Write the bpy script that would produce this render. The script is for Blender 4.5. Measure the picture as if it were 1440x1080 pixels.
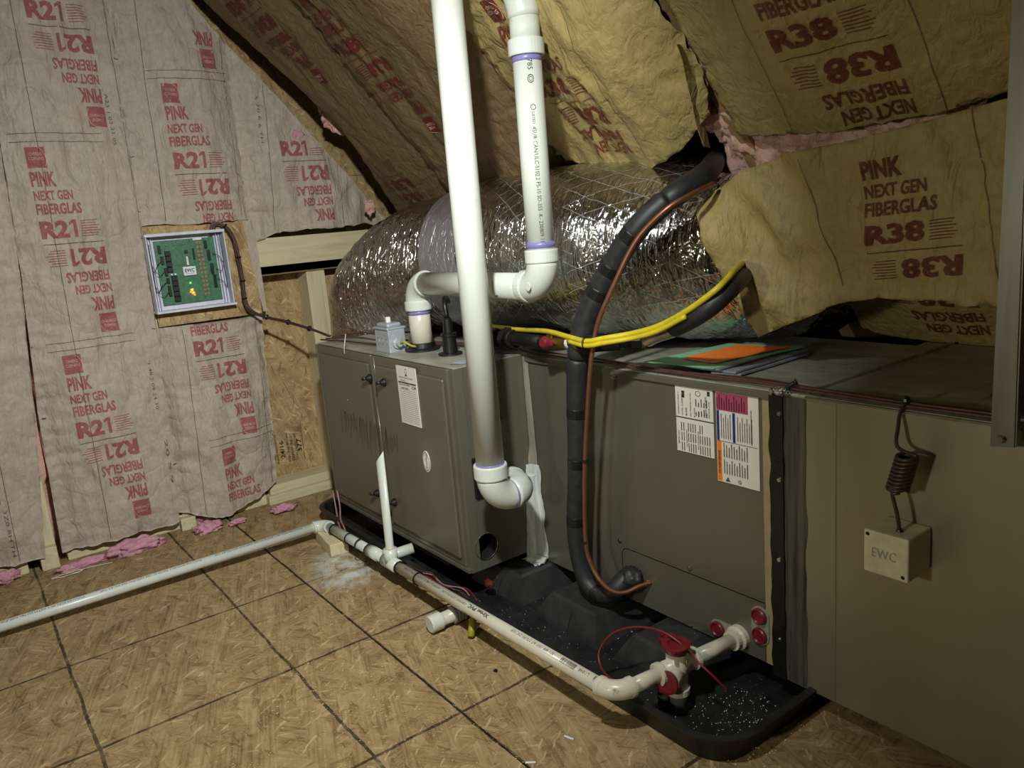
import bpy, bmesh, math, random
from mathutils import Vector as V3, Matrix, noise
R_ = random.Random(7)
for o in list(bpy.data.objects): bpy.data.objects.remove(o)
S = bpy.context.scene
COL = S.collection

# ---------------------------------------------------------------- camera
YAW, PIT, ROL, FPX = 0.946851, 0.207961, -0.084959, 1098.77
cf = V3((-math.sin(YAW)*math.cos(PIT), math.cos(YAW)*math.cos(PIT), -math.sin(PIT)))
cr0 = V3((math.cos(YAW), math.sin(YAW), 0)); cu0 = cr0.cross(cf)
cr = cr0*math.cos(ROL)+cu0*math.sin(ROL); cu = -cr0*math.sin(ROL)+cu0*math.cos(ROL)
CAM = V3((0, 0, 1))
cam = bpy.data.cameras.new('camera'); co = bpy.data.objects.new('camera', cam); COL.objects.link(co)
M = Matrix((cr, cu, -cf)).transposed().to_4x4(); M.translation = CAM; co.matrix_world = M
cam.sensor_width = 36; cam.lens = FPX/1440*36; cam.clip_start = .02
S.camera = co

def P(a, b, x=None, y=None, z=None):
    """real-world point on the plane x=, y= or z= (metres) seen at a photograph pixel"""
    d = cf+cr*((a-720)/FPX)-cu*((b-540)/FPX)
    if x is not None: t = (x-CAM.x)/d.x
    elif y is not None: t = (y-CAM.y)/d.y
    else: t = (z-CAM.z)/d.z
    return CAM+d*t
def PN(a, b, o, n):
    d = cf+cr*((a-720)/FPX)-cu*((b-540)/FPX)
    return CAM+d*((V3(o)-CAM).dot(n)/d.dot(n))

# ---------------------------------------------------------------- light, world, exposure
w = bpy.data.worlds.new('attic_air'); S.world = w; w.use_nodes = True
w.node_tree.nodes['Background'].inputs[0].default_value = (.9, .85, .75, 1)
w.node_tree.nodes['Background'].inputs[1].default_value = .02
def area(name, loc, aim, size, watts, color, spread=180):
    l = bpy.data.lights.new(name, 'AREA'); l.shape = 'DISK'; l.size = size; l.energy = watts; l.color = color
    l.spread = math.radians(spread)
    o = bpy.data.objects.new(name, l); COL.objects.link(o); o.location = loc
    o.rotation_euler = (V3(aim)-V3(loc)).to_track_quat('-Z', 'Y').to_euler(); return o
area('work_light', (-.70, .35, 1.5), (-2.5, .60, .42), .07, 18, (.98, 1, .96), 126)
area('phone_side_light', (-.62, -.9, 1.0), (-.55, 1.2, .45), .12, 3.8, (1, .93, .72), 110)
area('far_room_light', (-1.2, -2.2, 2.0), (-2.9, .4, .9), .5, 9, (.86, .86, 1), 170)
S.view_settings.view_transform = 'Standard'; S.view_settings.look = 'None'
S.view_settings.gamma = 1; S.view_settings.exposure = 0; S.view_settings.use_curve_mapping = False

# ---------------------------------------------------------------- materials
def lin(c): return tuple(((v/255)/12.92 if v <= 10 else ((v/255+.055)/1.055)**2.4) for v in c)+(1,)
class NT:
    def __init__(s, name):
        s.m = bpy.data.materials.new(name); s.m.use_nodes = True; s.t = s.m.node_tree
        s.b = s.t.nodes['Principled BSDF']
        s.co = s.t.nodes.new('ShaderNodeTexCoord').outputs['Object']
    def n(s, kind, **kw):
        nd = s.t.nodes.new('ShaderNode'+kind); ins = kw.pop('i', {})
        for k, v in kw.items(): setattr(nd, k, v)
        for k, v in ins.items():
            if hasattr(v, 'is_output') or isinstance(v, bpy.types.NodeSocket): s.t.links.new(v, nd.inputs[k])
            else: nd.inputs[k].default_value = v
        return nd
    def map(s, scale=(1, 1, 1), rot=(0, 0, 0), loc=(0, 0, 0), src=None):
        return s.n('Mapping', i={'Vector': src or s.co, 'Scale': scale, 'Rotation': rot, 'Location': loc}).outputs[0]
    def noise(s, v, scale, det=3, rough=.5, dist=0):
        return s.n('TexNoise', i={'Vector': v, 'Scale': scale, 'Detail': det, 'Roughness': rough, 'Distortion': dist}).outputs['Fac']
    def math(s, op, a, b=0., c=0., clamp=False):
        return s.n('Math', operation=op, use_clamp=clamp, i={0: a, 1: b, 2: c}).outputs[0]
    def ramp(s, f, stops):
        nd = s.n('ValToRGB', i={0: f}); e = nd.color_ramp.elements
        while len(e) > 1: e.remove(e[-1])
        e[0].position = stops[0][0]; e[0].color = stops[0][1]
        for p, c in stops[1:]:
            k = e.new(p); k.color = c
        return nd.outputs[0]
    def mix(s, f, a, b, blend='MIX'):
        nd = s.n('Mix', data_type='RGBA', blend_type=blend)
        for k, v in ((0, f), (6, a), (7, b)):
            if isinstance(v, bpy.types.NodeSocket): s.t.links.new(v, nd.inputs[k])
            else: nd.inputs[k].default_value = v
        return nd.outputs[2]
    def set(s, **kw):
        for k, v in kw.items():
            k = {'color': 'Base Color', 'rough': 'Roughness', 'metal': 'Metallic', 'alpha': 'Alpha', 'spec': 'Specular IOR Level',
                 'trans': 'Transmission Weight', 'ecol': 'Emission Color', 'estr': 'Emission Strength', 'sss': 'Subsurface Weight', 'coat': 'Coat Weight'}[k]
            if isinstance(v, bpy.types.NodeSocket): s.t.links.new(v, s.b.inputs[k])
            else: s.b.inputs[k].default_value = v
    def bump(s, h, strength=.3, dist=.002):
        nd = s.n('Bump', i={'Height': h, 'Strength': strength, 'Distance': dist}); s.t.links.new(nd.outputs[0], s.b.inputs['Normal'])

def plain(name, c, rough=.5, metal=0, var=.12, scale=40, bump=0, spec=.5):
    t = NT(name); f = t.noise(t.co, scale, 4, .6)
    a = lin(c); hi = tuple(min(1, x*(1+var)) for x in a[:3])+(1,); lo = tuple(x*(1-var) for x in a[:3])+(1,)
    t.set(color=t.ramp(f, [(.3, lo), (.7, hi)]), metal=metal, spec=spec)
    t.set(rough=t.math('MULTIPLY_ADD', f, .12, rough-.06))
    if bump: t.bump(f, bump, .001)
    return t.m

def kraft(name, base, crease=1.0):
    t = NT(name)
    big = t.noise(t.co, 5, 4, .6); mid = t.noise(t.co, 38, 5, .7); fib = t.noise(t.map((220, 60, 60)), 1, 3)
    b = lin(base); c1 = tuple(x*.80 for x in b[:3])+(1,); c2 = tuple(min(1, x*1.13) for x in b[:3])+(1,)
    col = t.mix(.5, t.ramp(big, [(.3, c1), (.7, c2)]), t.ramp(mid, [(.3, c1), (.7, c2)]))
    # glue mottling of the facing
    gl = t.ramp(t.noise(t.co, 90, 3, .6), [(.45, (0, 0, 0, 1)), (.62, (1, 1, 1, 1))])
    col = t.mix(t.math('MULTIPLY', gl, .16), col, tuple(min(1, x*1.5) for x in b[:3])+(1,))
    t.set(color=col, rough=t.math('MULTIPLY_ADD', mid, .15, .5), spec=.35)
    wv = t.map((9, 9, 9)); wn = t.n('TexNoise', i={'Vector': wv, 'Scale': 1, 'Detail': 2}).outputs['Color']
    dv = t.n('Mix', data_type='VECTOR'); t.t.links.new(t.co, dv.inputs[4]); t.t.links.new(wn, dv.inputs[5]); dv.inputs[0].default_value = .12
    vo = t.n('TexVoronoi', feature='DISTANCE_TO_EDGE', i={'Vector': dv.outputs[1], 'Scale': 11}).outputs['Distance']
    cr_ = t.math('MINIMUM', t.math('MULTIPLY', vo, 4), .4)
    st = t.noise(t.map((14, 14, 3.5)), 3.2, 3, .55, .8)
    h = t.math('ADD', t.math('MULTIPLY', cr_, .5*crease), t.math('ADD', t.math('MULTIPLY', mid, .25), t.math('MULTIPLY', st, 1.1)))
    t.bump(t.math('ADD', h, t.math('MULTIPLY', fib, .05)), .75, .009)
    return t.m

def osb(name, lines=False, dark=1.0, axes='xy'):
    t = NT(name)
    src = t.co if axes == 'xy' else t.map((1, 1, 1), (0, math.pi/2, 0))
    def layer(ang, sc, off):
        wob = t.n('TexNoise', i={'Vector': src, 'Scale': 9, 'Detail': 3}).outputs['Color']
        mx = t.n('Mix', data_type='VECTOR'); t.t.links.new(src, mx.inputs[4]); t.t.links.new(wob, mx.inputs[5]); mx.inputs[0].default_value = .055
        v = t.map((sc, sc*4.2, sc), (0, 0, 0), (off, off*.7, 0), t.map((1, 1, 1), (0, 0, ang), (0, 0, 0), mx.outputs[1]))
        vo = t.n('TexVoronoi', voronoi_dimensions='2D', i={'Vector': v, 'Scale': 1, 'Randomness': 1})
        sep = t.n('SeparateColor', i={0: vo.outputs['Color']})
        gr = t.noise(t.map((7, 150, 7), (0, 0, 0), (0, 0, 0), t.map((1, 1, 1), (0, 0, ang), (0, 0, 0), src)), 1, 3, .6)
        return sep.outputs[0], sep.outputs[1], gr, vo.outputs['Distance']
    A, B, C_ = layer(.35, 11, 0), layer(-.65, 13, 3.1), layer(1.4, 14, 7.7)
    s1 = t.math('GREATER_THAN', A[1], .45); s2 = t.math('GREATER_THAN', B[1], .5)
    def pick(k):
        m1 = t.n('Mix', data_type='FLOAT', i={0: s2, 2: C_[k], 3: B[k]}).outputs[0]
        return t.n('Mix', data_type='FLOAT', i={0: s1, 2: m1, 3: A[k]}).outputs[0]
    val = t.math('ADD', t.math('MULTIPLY', pick(0), .20), t.math('ADD', t.math('MULTIPLY', pick(2), .75), t.math('MULTIPLY_ADD', t.noise(t.co, 17, 6, .8), .8, -.46)))
    D = lambda c: tuple(x*dark for x in lin(c)[:3])+(1,)
    col = t.ramp(val, [(.12, D((96, 76, 48))), (.33, D((146, 122, 84))), (.52, D((168, 145, 104))), (.68, D((184, 163, 122))), (.88, D((218, 200, 160)))])
    dk = t.ramp(t.noise(t.map((7, 40, 7), (0, 0, .5), (0, 0, 0), src), 2, 4, .7), [(.34, (1, 1, 1, 1)), (.40, (0, 0, 0, 1))])
    col = t.mix(t.math('MULTIPLY', dk, .6), col, D((74, 56, 34)))
    for an, o_, cc_, lo in ((.9, 3., D((222, 202, 158)), .64), (-.3, 9., D((84, 60, 36)), .65), (2.2, 14., D((210, 186, 140)), .66), (1.7, 21., D((100, 74, 44)), .66)):
        sn = t.noise(t.map((16, 75, 16), (0, 0, 0), (o_, o_, 0), t.map((1, 1, 1), (0, 0, an), (0, 0, 0), src)), 1, 2, .5, .12)
        col = t.mix(t.ramp(sn, [(lo, (0, 0, 0, 1)), (lo+.05, (.5,)*3+(1,))]), col, cc_)
    big = t.noise(t.co, 2.2, 4); col = t.mix(t.math('MULTIPLY', big, .22), col, D((128, 108, 80)))
    if lines:
        sx = t.n('SeparateXYZ', i={0: t.co})
        wob = t.math('MULTIPLY_ADD', t.noise(t.co, 7, 3), .012, -.006)
        tot = None
        def line(axis, off, per, wid, lo=None):
            d = t.math('PINGPONG', t.math('ADD', t.math('ADD', sx.outputs[axis], -off), wob), per/2)
            rag = t.math('MULTIPLY_ADD', t.noise(t.co, 60, 3, .8), wid*1.6, wid*.1)
            return t.math('LESS_THAN', d, rag)
        l1 = line(0, -2.13, .4235, .0045)
        a2 = [t.math('LESS_THAN', t.math('ABSOLUTE', t.math('ADD', t.math('ADD', sx.outputs[1], -q), wob)), t.math('MULTIPLY_ADD', t.noise(t.co, 55, 3, .8), .0065, .0004)) for q in (.722, .518, .099, -.32, -.53, -.74)]
        tot = l1
        for a in a2: tot = t.math('MAXIMUM', tot, a)
        br = t.ramp(t.noise(t.co, 25, 3), [(.3, (.45,)*3+(1,)), (.55, (.9,)*3+(1,))])
        col = t.mix(t.math('MULTIPLY', tot, br), col, lin((44, 40, 32)))
        # white dust of cut pipe and drywall
        def blob(x, y, r):
            q = t.n('VectorMath', operation='DISTANCE', i={0: t.co, 1: (x, y, 0)}).outputs['Value']
            return t.math('MULTIPLY', t.math('SUBTRACT', 1, t.math('DIVIDE', q, r), clamp=True), t.ramp(t.noise(t.co, 22, 5, .7), [(.38, (0, 0, 0, 1)), (.6, (1, 1, 1, 1))]))
        for x, y, r in ((-2.09, .84, .13), (-2.22, .86, .10)):
            col = t.mix(t.math('MULTIPLY', blob(x, y, r), 1.3, clamp=True), col, lin((205, 208, 200)))
    t.set(color=col, rough=.72, spec=.25)
    t.bump(t.math('ADD', val, t.math('MULTIPLY', pick(3), .5)), .35, .0015)
    return t.m

def pine(name, c=(206, 194, 158), sc=(3, 45, 45)):
    t = NT(name); a = lin(c)
    g = t.noise(t.map(sc, (0, 0, .0)), 1.2, 4, .6, .6)
    t.set(color=t.ramp(g, [(.3, tuple(x*.80 for x in a[:3])+(1,)), (.5, a), (.75, tuple(min(1, x*1.12) for x in a[:3])+(1,))]), rough=.65, spec=.3)
    t.bump(g, .15, .001); return t.m

def fiberglass():
    t = NT('pink_fiberglass'); f = t.noise(t.co, 22, 6, .75); g = t.noise(t.co, 160, 4, .8)
    t.set(color=t.ramp(f, [(.25, lin((222, 160, 142))), (.5, lin((246, 204, 188))), (.8, lin((252, 228, 214)))]), rough=.95, spec=.1, sss=.0)
    t.bump(t.math('ADD', f, t.math('MULTIPLY', g, .5)), 1, .012); return t.m
def fiberglass_cool():
    t = NT('pink_fiberglass_tuft'); f = t.noise(t.co, 40, 6, .75); g = t.noise(t.co, 200, 4, .8)
    t.set(color=t.ramp(f, [(.25, lin((200, 130, 150))), (.5, lin((226, 165, 182))), (.8, lin((236, 196, 206)))]), rough=.95, spec=.1)
    t.bump(t.math('ADD', f, t.math('MULTIPLY', g, .5)), 1, .008); return t.m

def foil(name, scrim=False, tint=(205, 205, 205), crease=1., rough=.2):
    t = NT(name)
    # object axes: x along the duct; creases run round it
    w1 = t.noise(t.map((120, 9, 9)), 1, 2, .55, .9)
    w2 = t.noise(t.map((34, 14, 14)), 1.3, 2, .5, 1.4)
    fine = t.noise(t.map((300, 34, 34)), 1, 2, .6, .6)
    h = t.math('ADD', t.math('MULTIPLY', w1, 1.2*crease), t.math('ADD', t.math('MULTIPLY', w2, 1.0), t.math('MULTIPLY', fine, .22)))
    col = lin(tint)
    if scrim:
        u = t.n('Attribute', attribute_name='duct_uv').outputs['Vector']
        s = t.n('SeparateXYZ', i={0: u}); wb = t.math('MULTIPLY_ADD', t.noise(t.co, 12, 2), .012, -.006)
        def dl(a, b, off=0.):
            q = t.math('ADD', t.math('ADD', t.math('MULTIPLY', s.outputs[0], a), t.math('MULTIPLY', s.outputs[1], b)), wb)
            return t.math('LESS_THAN', t.math('PINGPONG', t.math('ADD', q, off), .021), .0007)
        ln = t.math('MAXIMUM', dl(.5, .86), dl(.5, -.86))
        h = t.math('ADD', h, t.math('MULTIPLY', ln, .8))
        col = t.mix(t.math('MULTIPLY', ln, .35), lin(tint), lin((238, 236, 228)))
        t.set(metal=t.math('SUBTRACT', 1, t.math('MULTIPLY', ln, .3)))
    else: t.set(metal=1.)
    t.set(color=col, rough=t.math('MULTIPLY_ADD', w2, .10, rough-.05))
    t.bump(h, .95, .008)
    return t.m

def brushed(name, c, rough=.38, metal=.75, smear=(1, 1, 1), var=.18, bump=.05):
    t = NT(name); a = lin(c); f = t.noise(t.map(smear), 6, 5, .65); g = t.noise(t.co, 3, 3)
    t.set(color=t.mix(.5, t.ramp(f, [(.3, tuple(x*(1-var) for x in a[:3])+(1,)), (.7, tuple(min(1, x*(1+var)) for x in a[:3])+(1,))]),
                      t.ramp(g, [(.3, tuple(x*(1-var) for x in a[:3])+(1,)), (.7, tuple(min(1, x*(1+var)) for x in a[:3])+(1,))])),
          metal=metal, rough=t.math('MULTIPLY_ADD', f, .18, rough-.09))
    if bump: t.bump(f, bump, .001)
    return t.m

def deckmat():
    t = NT('dusty_galvanized_top'); f = t.noise(t.map((3, 9, 3)), 2, 5, .7); d = t.noise(t.map((22, 4, 4)), 1.6, 4, .6, .5)
    col = t.ramp(f, [(.3, lin((134, 134, 122))), (.7, lin((190, 188, 174)))])
    col = t.mix(t.ramp(d, [(.62, (0, 0, 0, 1)), (.70, (.75,)*3+(1,))]), col, lin((38, 36, 32)))
    t.set(color=col, metal=.3, rough=t.math('MULTIPLY_ADD', f, .25, .3)); return t.m

def pvc(name, c=(208, 213, 204)):
    t = NT(name); f = t.noise(t.map((6, 6, 2)), 3, 4, .6); sm = t.ramp(t.noise(t.map((50, 50, 9)), 1.4, 4, .7), [(.66, (0, 0, 0, 1)), (.76, (.25,)*3+(1,))])
    a = lin(c); col = t.mix(sm, t.ramp(f, [(.3, tuple(x*.94 for x in a[:3])+(1,)), (.7, a)]), lin((150, 148, 135)))
    t.set(color=col, rough=.3, spec=.45); return t.m

def ink(name, c, a=.85, scale=120):
    t = NT(name); f = t.noise(t.co, scale, 4, .8)
    t.set(color=lin(c), rough=.65, spec=.3)
    t.set(alpha=t.math('MULTIPLY', t.ramp(f, [(.28, (.45,)*3+(1,)), (.5, (1, 1, 1, 1))]), a))
    return t.m

def smears(name, c0, c1, sc=(40, 40, 2.5), rough=.5, metal=0):
    t = NT(name); f = t.noise(t.map(sc), 1.6, 5, .7)
    t.set(color=t.ramp(f, [(.3, lin(c0)), (.65, lin(c1))]), rough=rough, metal=metal); t.bump(f, .8, .003); return t.m

def panmat():
    t = NT('black_drain_pan_plastic'); f = t.noise(t.co, 18, 4, .7)
    sp = t.n('TexVoronoi', i={'Vector': t.co, 'Scale': 150}).outputs['Distance']
    msk = t.math('MULTIPLY', t.math('LESS_THAN', sp, .10), t.math('GREATER_THAN', t.noise(t.co, 7, 3), .58))
    t.set(color=t.mix(msk, t.ramp(f, [(.3, lin((17, 18, 18))), (.75, lin((38, 40, 41)))]), lin((175, 178, 170))), rough=t.math('MULTIPLY_ADD', f, .25, .35)); t.bump(f, .2, .002); return t.m

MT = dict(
    kraft_wall=kraft('grey_kraft_facing', (176, 163, 147)), kraft_roof=kraft('tan_kraft_facing', (160, 142, 92)), kraft_shaded=kraft('shaded_kraft_facing', (112, 92, 64)),  # darkest kraft has the left roof bays' shade mixed into its colour
    osb_floor=osb('osb_subfloor', True), osb_wall=osb('osb_sheathing', False, 1.25, 'zy'), pine=pine('pale_pine'), pine_y=pine('pale_pine_lengthwise', (206, 194, 158), (45, 3, 45)), pine_z=pine('pale_pine_upright', (206, 194, 158), (45, 45, 3)), pine2=pine('rafter_pine', (150, 122, 84)),
    pink=fiberglass(), tuft=fiberglass_cool(), foil=foil('crinkled_foil', False, (196, 190, 188), 1.2, .13), foil_scrim=foil('scrim_foil', True, (220, 222, 220), .8, .12), foil_tape=foil('foil_tape', False, (222, 226, 240), .3, .42),
    foil_bits=foil('foil_scrap', False, (225, 228, 226), 1, .12),
    cab=brushed('grey_brown_cabinet_paint', (118, 116, 102), .33, .5, (2, 2, 2), .06, 0), cab2=brushed('cabinet_edge_paint', (118, 116, 102), .4, .5, (2, 2, 2), .05, 0),
    galv=brushed('galvanized_sheet', (152, 147, 124), .40, .6, (1.2, 1.2, .5), .10, .02), strap=brushed('steel_strap', (120, 120, 112), .4, .8, (20, 20, 1), .1), deck=deckmat(),
    zinc=brushed('zinc_box', (176, 184, 190), .4, .35, (9, 9, 9), .25), chrome=brushed('bright_steel', (205, 205, 200), .22, 1, (9, 9, 9), .1),
    brass=brushed('brass', (170, 150, 90), .3, 1, (9, 9, 9), .1), copper=brushed('copper', (150, 104, 80), .42, .8, (20, 20, 20), .18), iron=brushed('black_iron', (38, 36, 34), .4, .6, (20, 20, 20), .3),
    pvc=pvc('white_pvc'), pvc_cream=pvc('cream_pvc', (208, 203, 184)), clear=plain('cloudy_clear_tube', (92, 96, 96), .2), primer=plain('purple_primer', (126, 120, 176), .35), glue=plain('yellowed_cement', (205, 196, 140), .4),
    rubber=plain('black_pipe_insulation', (36, 38, 40), .5, 0, .3, 60, .4), black=plain('black_plastic', (20, 20, 21), .4), riser=plain('riser_plastic', (44, 46, 46), .42, 0, .3, 30, .2), grey=plain('grey_plastic', (140, 140, 132), .5), pan=panmat(),
    red=plain('red_plastic', (112, 26, 38), .35), redwire=plain('red_wire', (118, 34, 40), .4), yellow=plain('yellow_gas_jacket', (198, 180, 36), .38), dull_yellow=plain('dull_yellow_tube', (150, 142, 40), .5),
    brown_wire=plain('brown_red_cable', (84, 54, 50), .42, 0, .25, 90), bundle_wire=plain('rosy_brown_cable', (132, 92, 88), .42), pink_wire=plain('pinkish_cable', (160, 118, 112), .45), dark_wire=plain('dark_brown_cable', (62, 44, 36), .42), white=plain('white_plastic', (228, 230, 228), .35), tray=plain('light_grey_tray', (205, 208, 222), .4),
    beige=plain('beige_sensor_plastic', (196, 190, 160), .45), pcb=plain('green_circuit_board', (60, 112, 82), .45, 0, .35, 90), paper=plain('white_label_paper', (214, 212, 200), .55, 0, .03), orange=plain('orange_paper', (246, 128, 36), .55, 0, .05), green=plain('green_paper', (130, 190, 150), .55, 0, .06),
    booklet=plain('grey_booklet', (128, 132, 140), .5, 0, .12), magenta=plain('magenta_label', (160, 66, 96), .5, 0, .05), blue=plain('blue_print', (34, 42, 120), .5), blue_tape=plain('violet_tape', (140, 136, 210), .4), orange_print=plain('orange_print', (226, 124, 24), .5),
    red_ink=ink('faded_red_ink', (168, 78, 84), .64), red_ink_roof=ink('red_brown_ink', (102, 36, 33), .75), grey_ink=ink('faint_grey_ink', (70, 60, 52), .7), logo_ink=ink('paper_coloured_print', (214, 172, 160), .9), black_ink=ink('black_ink', (22, 20, 20), .85), fold=plain('fold_line', (92, 74, 56), .8),
    blackflat=plain('matt_black_lining', (6, 6, 6), .9, 0, 0), cream=plain('cream_edge', (150, 136, 98), .6), mastic=smears('white_mastic', (150, 156, 152), (225, 230, 226)), mastic_grey=smears('grey_mastic', (112, 110, 98), (156, 154, 142)),
    sealer=smears('black_grey_duct_sealer', (30, 30, 28), (84, 82, 72), (60, 60, 2), .55), chip=plain('wood_chip', (206, 176, 118), .7), greystreak=ink('dust_ghost', (40, 38, 30), .32, 60), string=plain('white_cord', (205, 200, 180), .6), dirt=plain('brown_relay', (24, 24, 26), .4),
)
def glow(name, c, e):
    t = NT(name); t.set(color=lin(c), ecol=lin(c), estr=float(e)); return t.m
MT['led_red'] = glow('lit_red_led', (255, 70, 20), 12); MT['led_green'] = glow('lit_green_led', (90, 255, 40), 6)
MT['led_yellow'] = glow('lit_yellow_led', (250, 210, 30), 8)

# ---------------------------------------------------------------- object helpers
ORG = {}
def thing(name, label, cat, loc, group=None):
    o = bpy.data.objects.new(name, None); COL.objects.link(o); o.location = loc; o.empty_display_size = .05
    o['label'] = label; o['category'] = cat
    if group: o['group'] = group
    ORG[o] = V3(loc); return o
def struct(name, loc=(0, 0, 0)):
    o = bpy.data.objects.new(name, None); COL.objects.link(o); o.location = loc; o['kind'] = 'structure'; ORG[o] = V3(loc); return o
def mesh(name, vs, fs, mat, parent=None, smooth=False, label=None, kind=None, loc=None):
    org = ORG[parent] if parent is not None else V3(loc or (0, 0, 0))
    me = bpy.data.meshes.new(name); me.from_pydata([tuple(V3(v)-org) for v in vs], [], fs); me.update()
    if isinstance(mat, (list, tuple)):
        for m in mat: me.materials.append(m)
    else: me.materials.append(mat)
    if smooth: me.polygons.foreach_set('use_smooth', [True]*len(me.polygons))
    o = bpy.data.objects.new(name, me); COL.objects.link(o)
    if parent is not None: o.parent = parent
    else: o.location = org
    ORG[o] = org
    if label: o['label'] = label
    if kind: o['kind'] = kind
    return o
def tag(o, label, cat, group=None):
    o['label'] = label; o['category'] = cat
    if group: o['group'] = group
    return o
class G:
    """collects shapes for ONE mesh object"""
    def __init__(s): s.v = []; s.f = []
    def add(s, vs, fs):
        k = len(s.v); s.v += [V3(v) for v in vs]; s.f += [tuple(i+k for i in f) for f in fs]; return s
    def bm(s, bm):
        bm.verts.ensure_lookup_table(); bm.verts.index_update()
        s.add([v.co.copy() for v in bm.verts], [[v.index for v in f.verts] for f in bm.faces]); bm.free(); return s
    def box(s, lo, hi, bev=0, mtx=None, seg=2):
        lo, hi = V3(lo), V3(hi); c = (lo+hi)/2; d = hi-lo
        bm = bmesh.new(); bmesh.ops.create_cube(bm, size=1)
        for v in bm.verts: v.co = V3((v.co.x*d.x, v.co.y*d.y, v.co.z*d.z))
        if bev: bmesh.ops.bevel(bm, geom=bm.edges[:], offset=bev, segments=seg, affect='EDGES', profile=.5)
        for v in bm.verts: v.co = (mtx @ v.co if mtx else v.co)+c
        return s.bm(bm)
    def quad(s, a, b, c, d, th=0):
        a, b, c, d = map(V3, (a, b, c, d))
        if not th: return s.add([a, b, c, d], [(0, 1, 2, 3)])
        n = (b-a).cross(c-a).normalized()*th
        return s.add([a, b, c, d, a+n, b+n, c+n, d+n], [(3, 2, 1, 0), (4, 5, 6, 7), (0, 1, 5, 4), (1, 2, 6, 5), (2, 3, 7, 6), (3, 0, 4, 7)])
    def tube(s, pts, r, seg=16, cap=True, closed=False):
        pts = [V3(p) for p in pts]; n = len(pts); rs = r if isinstance(r, (list, tuple)) else [r]*n
        vs = []; fs = []; up = None
        for i, p in enumerate(pts):
            a = pts[(i-1) % n] if (closed or i > 0) else p; b = pts[(i+1) % n] if (closed or i < n-1) else p
            t = (b-a).normalized() if (b-a).length > 1e-9 else V3((0, 0, 1))
            if up is None: up = V3((0, 0, 1)) if abs(t.z) < .9 else V3((0, 1, 0))
            e1 = (up-t*up.dot(t))
            e1 = e1.normalized() if e1.length > 1e-6 else t.orthogonal().normalized()
            up = e1; e2 = t.cross(e1)
            for k in range(seg):
                an = 2*math.pi*k/seg; vs.append(p+(e1*math.cos(an)+e2*math.sin(an))*rs[i])
        m = n if closed else n-1
        for i in range(m):
            for k in range(seg):
                a = i*seg+k; b = i*seg+(k+1) % seg; c = ((i+1) % n)*seg+(k+1) % seg; d = ((i+1) % n)*seg+k
                fs.append((a, b, c, d))
        if cap and not closed: fs.append(tuple(range(seg))[::-1]); fs.append(tuple((n-1)*seg+k for k in range(seg)))
        return s.add(vs, fs)
    def lathe(s, prof, o, ax, seg=24):
        """prof: list of (radius, distance along axis)"""
        ax = V3(ax).normalized(); o = V3(o); e1 = ax.orthogonal().normalized(); e2 = ax.cross(e1); vs = []; fs = []
        for r, h in prof:
            for k in range(seg):
                an = 2*math.pi*k/seg; vs.append(o+ax*h+(e1*math.cos(an)+e2*math.sin(an))*max(r, 1e-5))
        for i in range(len(prof)-1):
            for k in range(seg):
                fs.append((i*seg+k, i*seg+(k+1) % seg, (i+1)*seg+(k+1) % seg, (i+1)*seg+k))
        fs.append(tuple(range(seg))[::-1]); fs.append(tuple((len(prof)-1)*seg+k for k in range(seg)))
        return s.add(vs, fs)
    def out(s, name, mat, parent=None, **kw): return mesh(name, s.v, s.f, mat, parent, **kw)
def smoothpath(pts, n=8):
    pts = [V3(p) for p in pts]; out = []
    q = [pts[0]*2-pts[1]]+pts+[pts[-1]*2-pts[-2]]
    for i in range(1, len(q)-2):
        for k in range(n):
            t = k/n; a, b, c, d = q[i-1], q[i], q[i+1], q[i+2]
            out.append(.5*((2*b)+(c-a)*t+(2*a-5*b+4*c-d)*t*t+(3*b-a-3*c+d)*t**3))
    out.append(pts[-1]); return out
def arc(c, a, b, n=8):
    """quarter bend round the corner c, from point a to point b"""
    c, a, b = V3(c), V3(a), V3(b); o = a+b-c; out = []
    for i in range(n+1):
        t = math.pi/2*i/n; out.append(o+(a-o)*math.cos(t)+(b-o)*math.sin(t))
    return out
def lump(c, s, seed, name, mat, parent=None, sub=4, amp=.35, freq=1.6, **kw):
    bm = bmesh.new(); bmesh.ops.create_icosphere(bm, subdivisions=sub, radius=1)
    s = V3(s); c = V3(c)
    for v in bm.verts:
        q = v.co.copy(); k = 1+amp*noise.noise(q*freq+V3((seed, seed*1.7, 0)))+amp*.5*noise.noise(q*freq*3+V3((0, seed, 3)))+amp*.2*noise.noise(q*freq*8)
        v.co = c+V3((q.x*s.x, q.y*s.y, q.z*s.z))*k
    g = G().bm(bm); return g.out(name, mat, parent, smooth=True, **kw)

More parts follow.
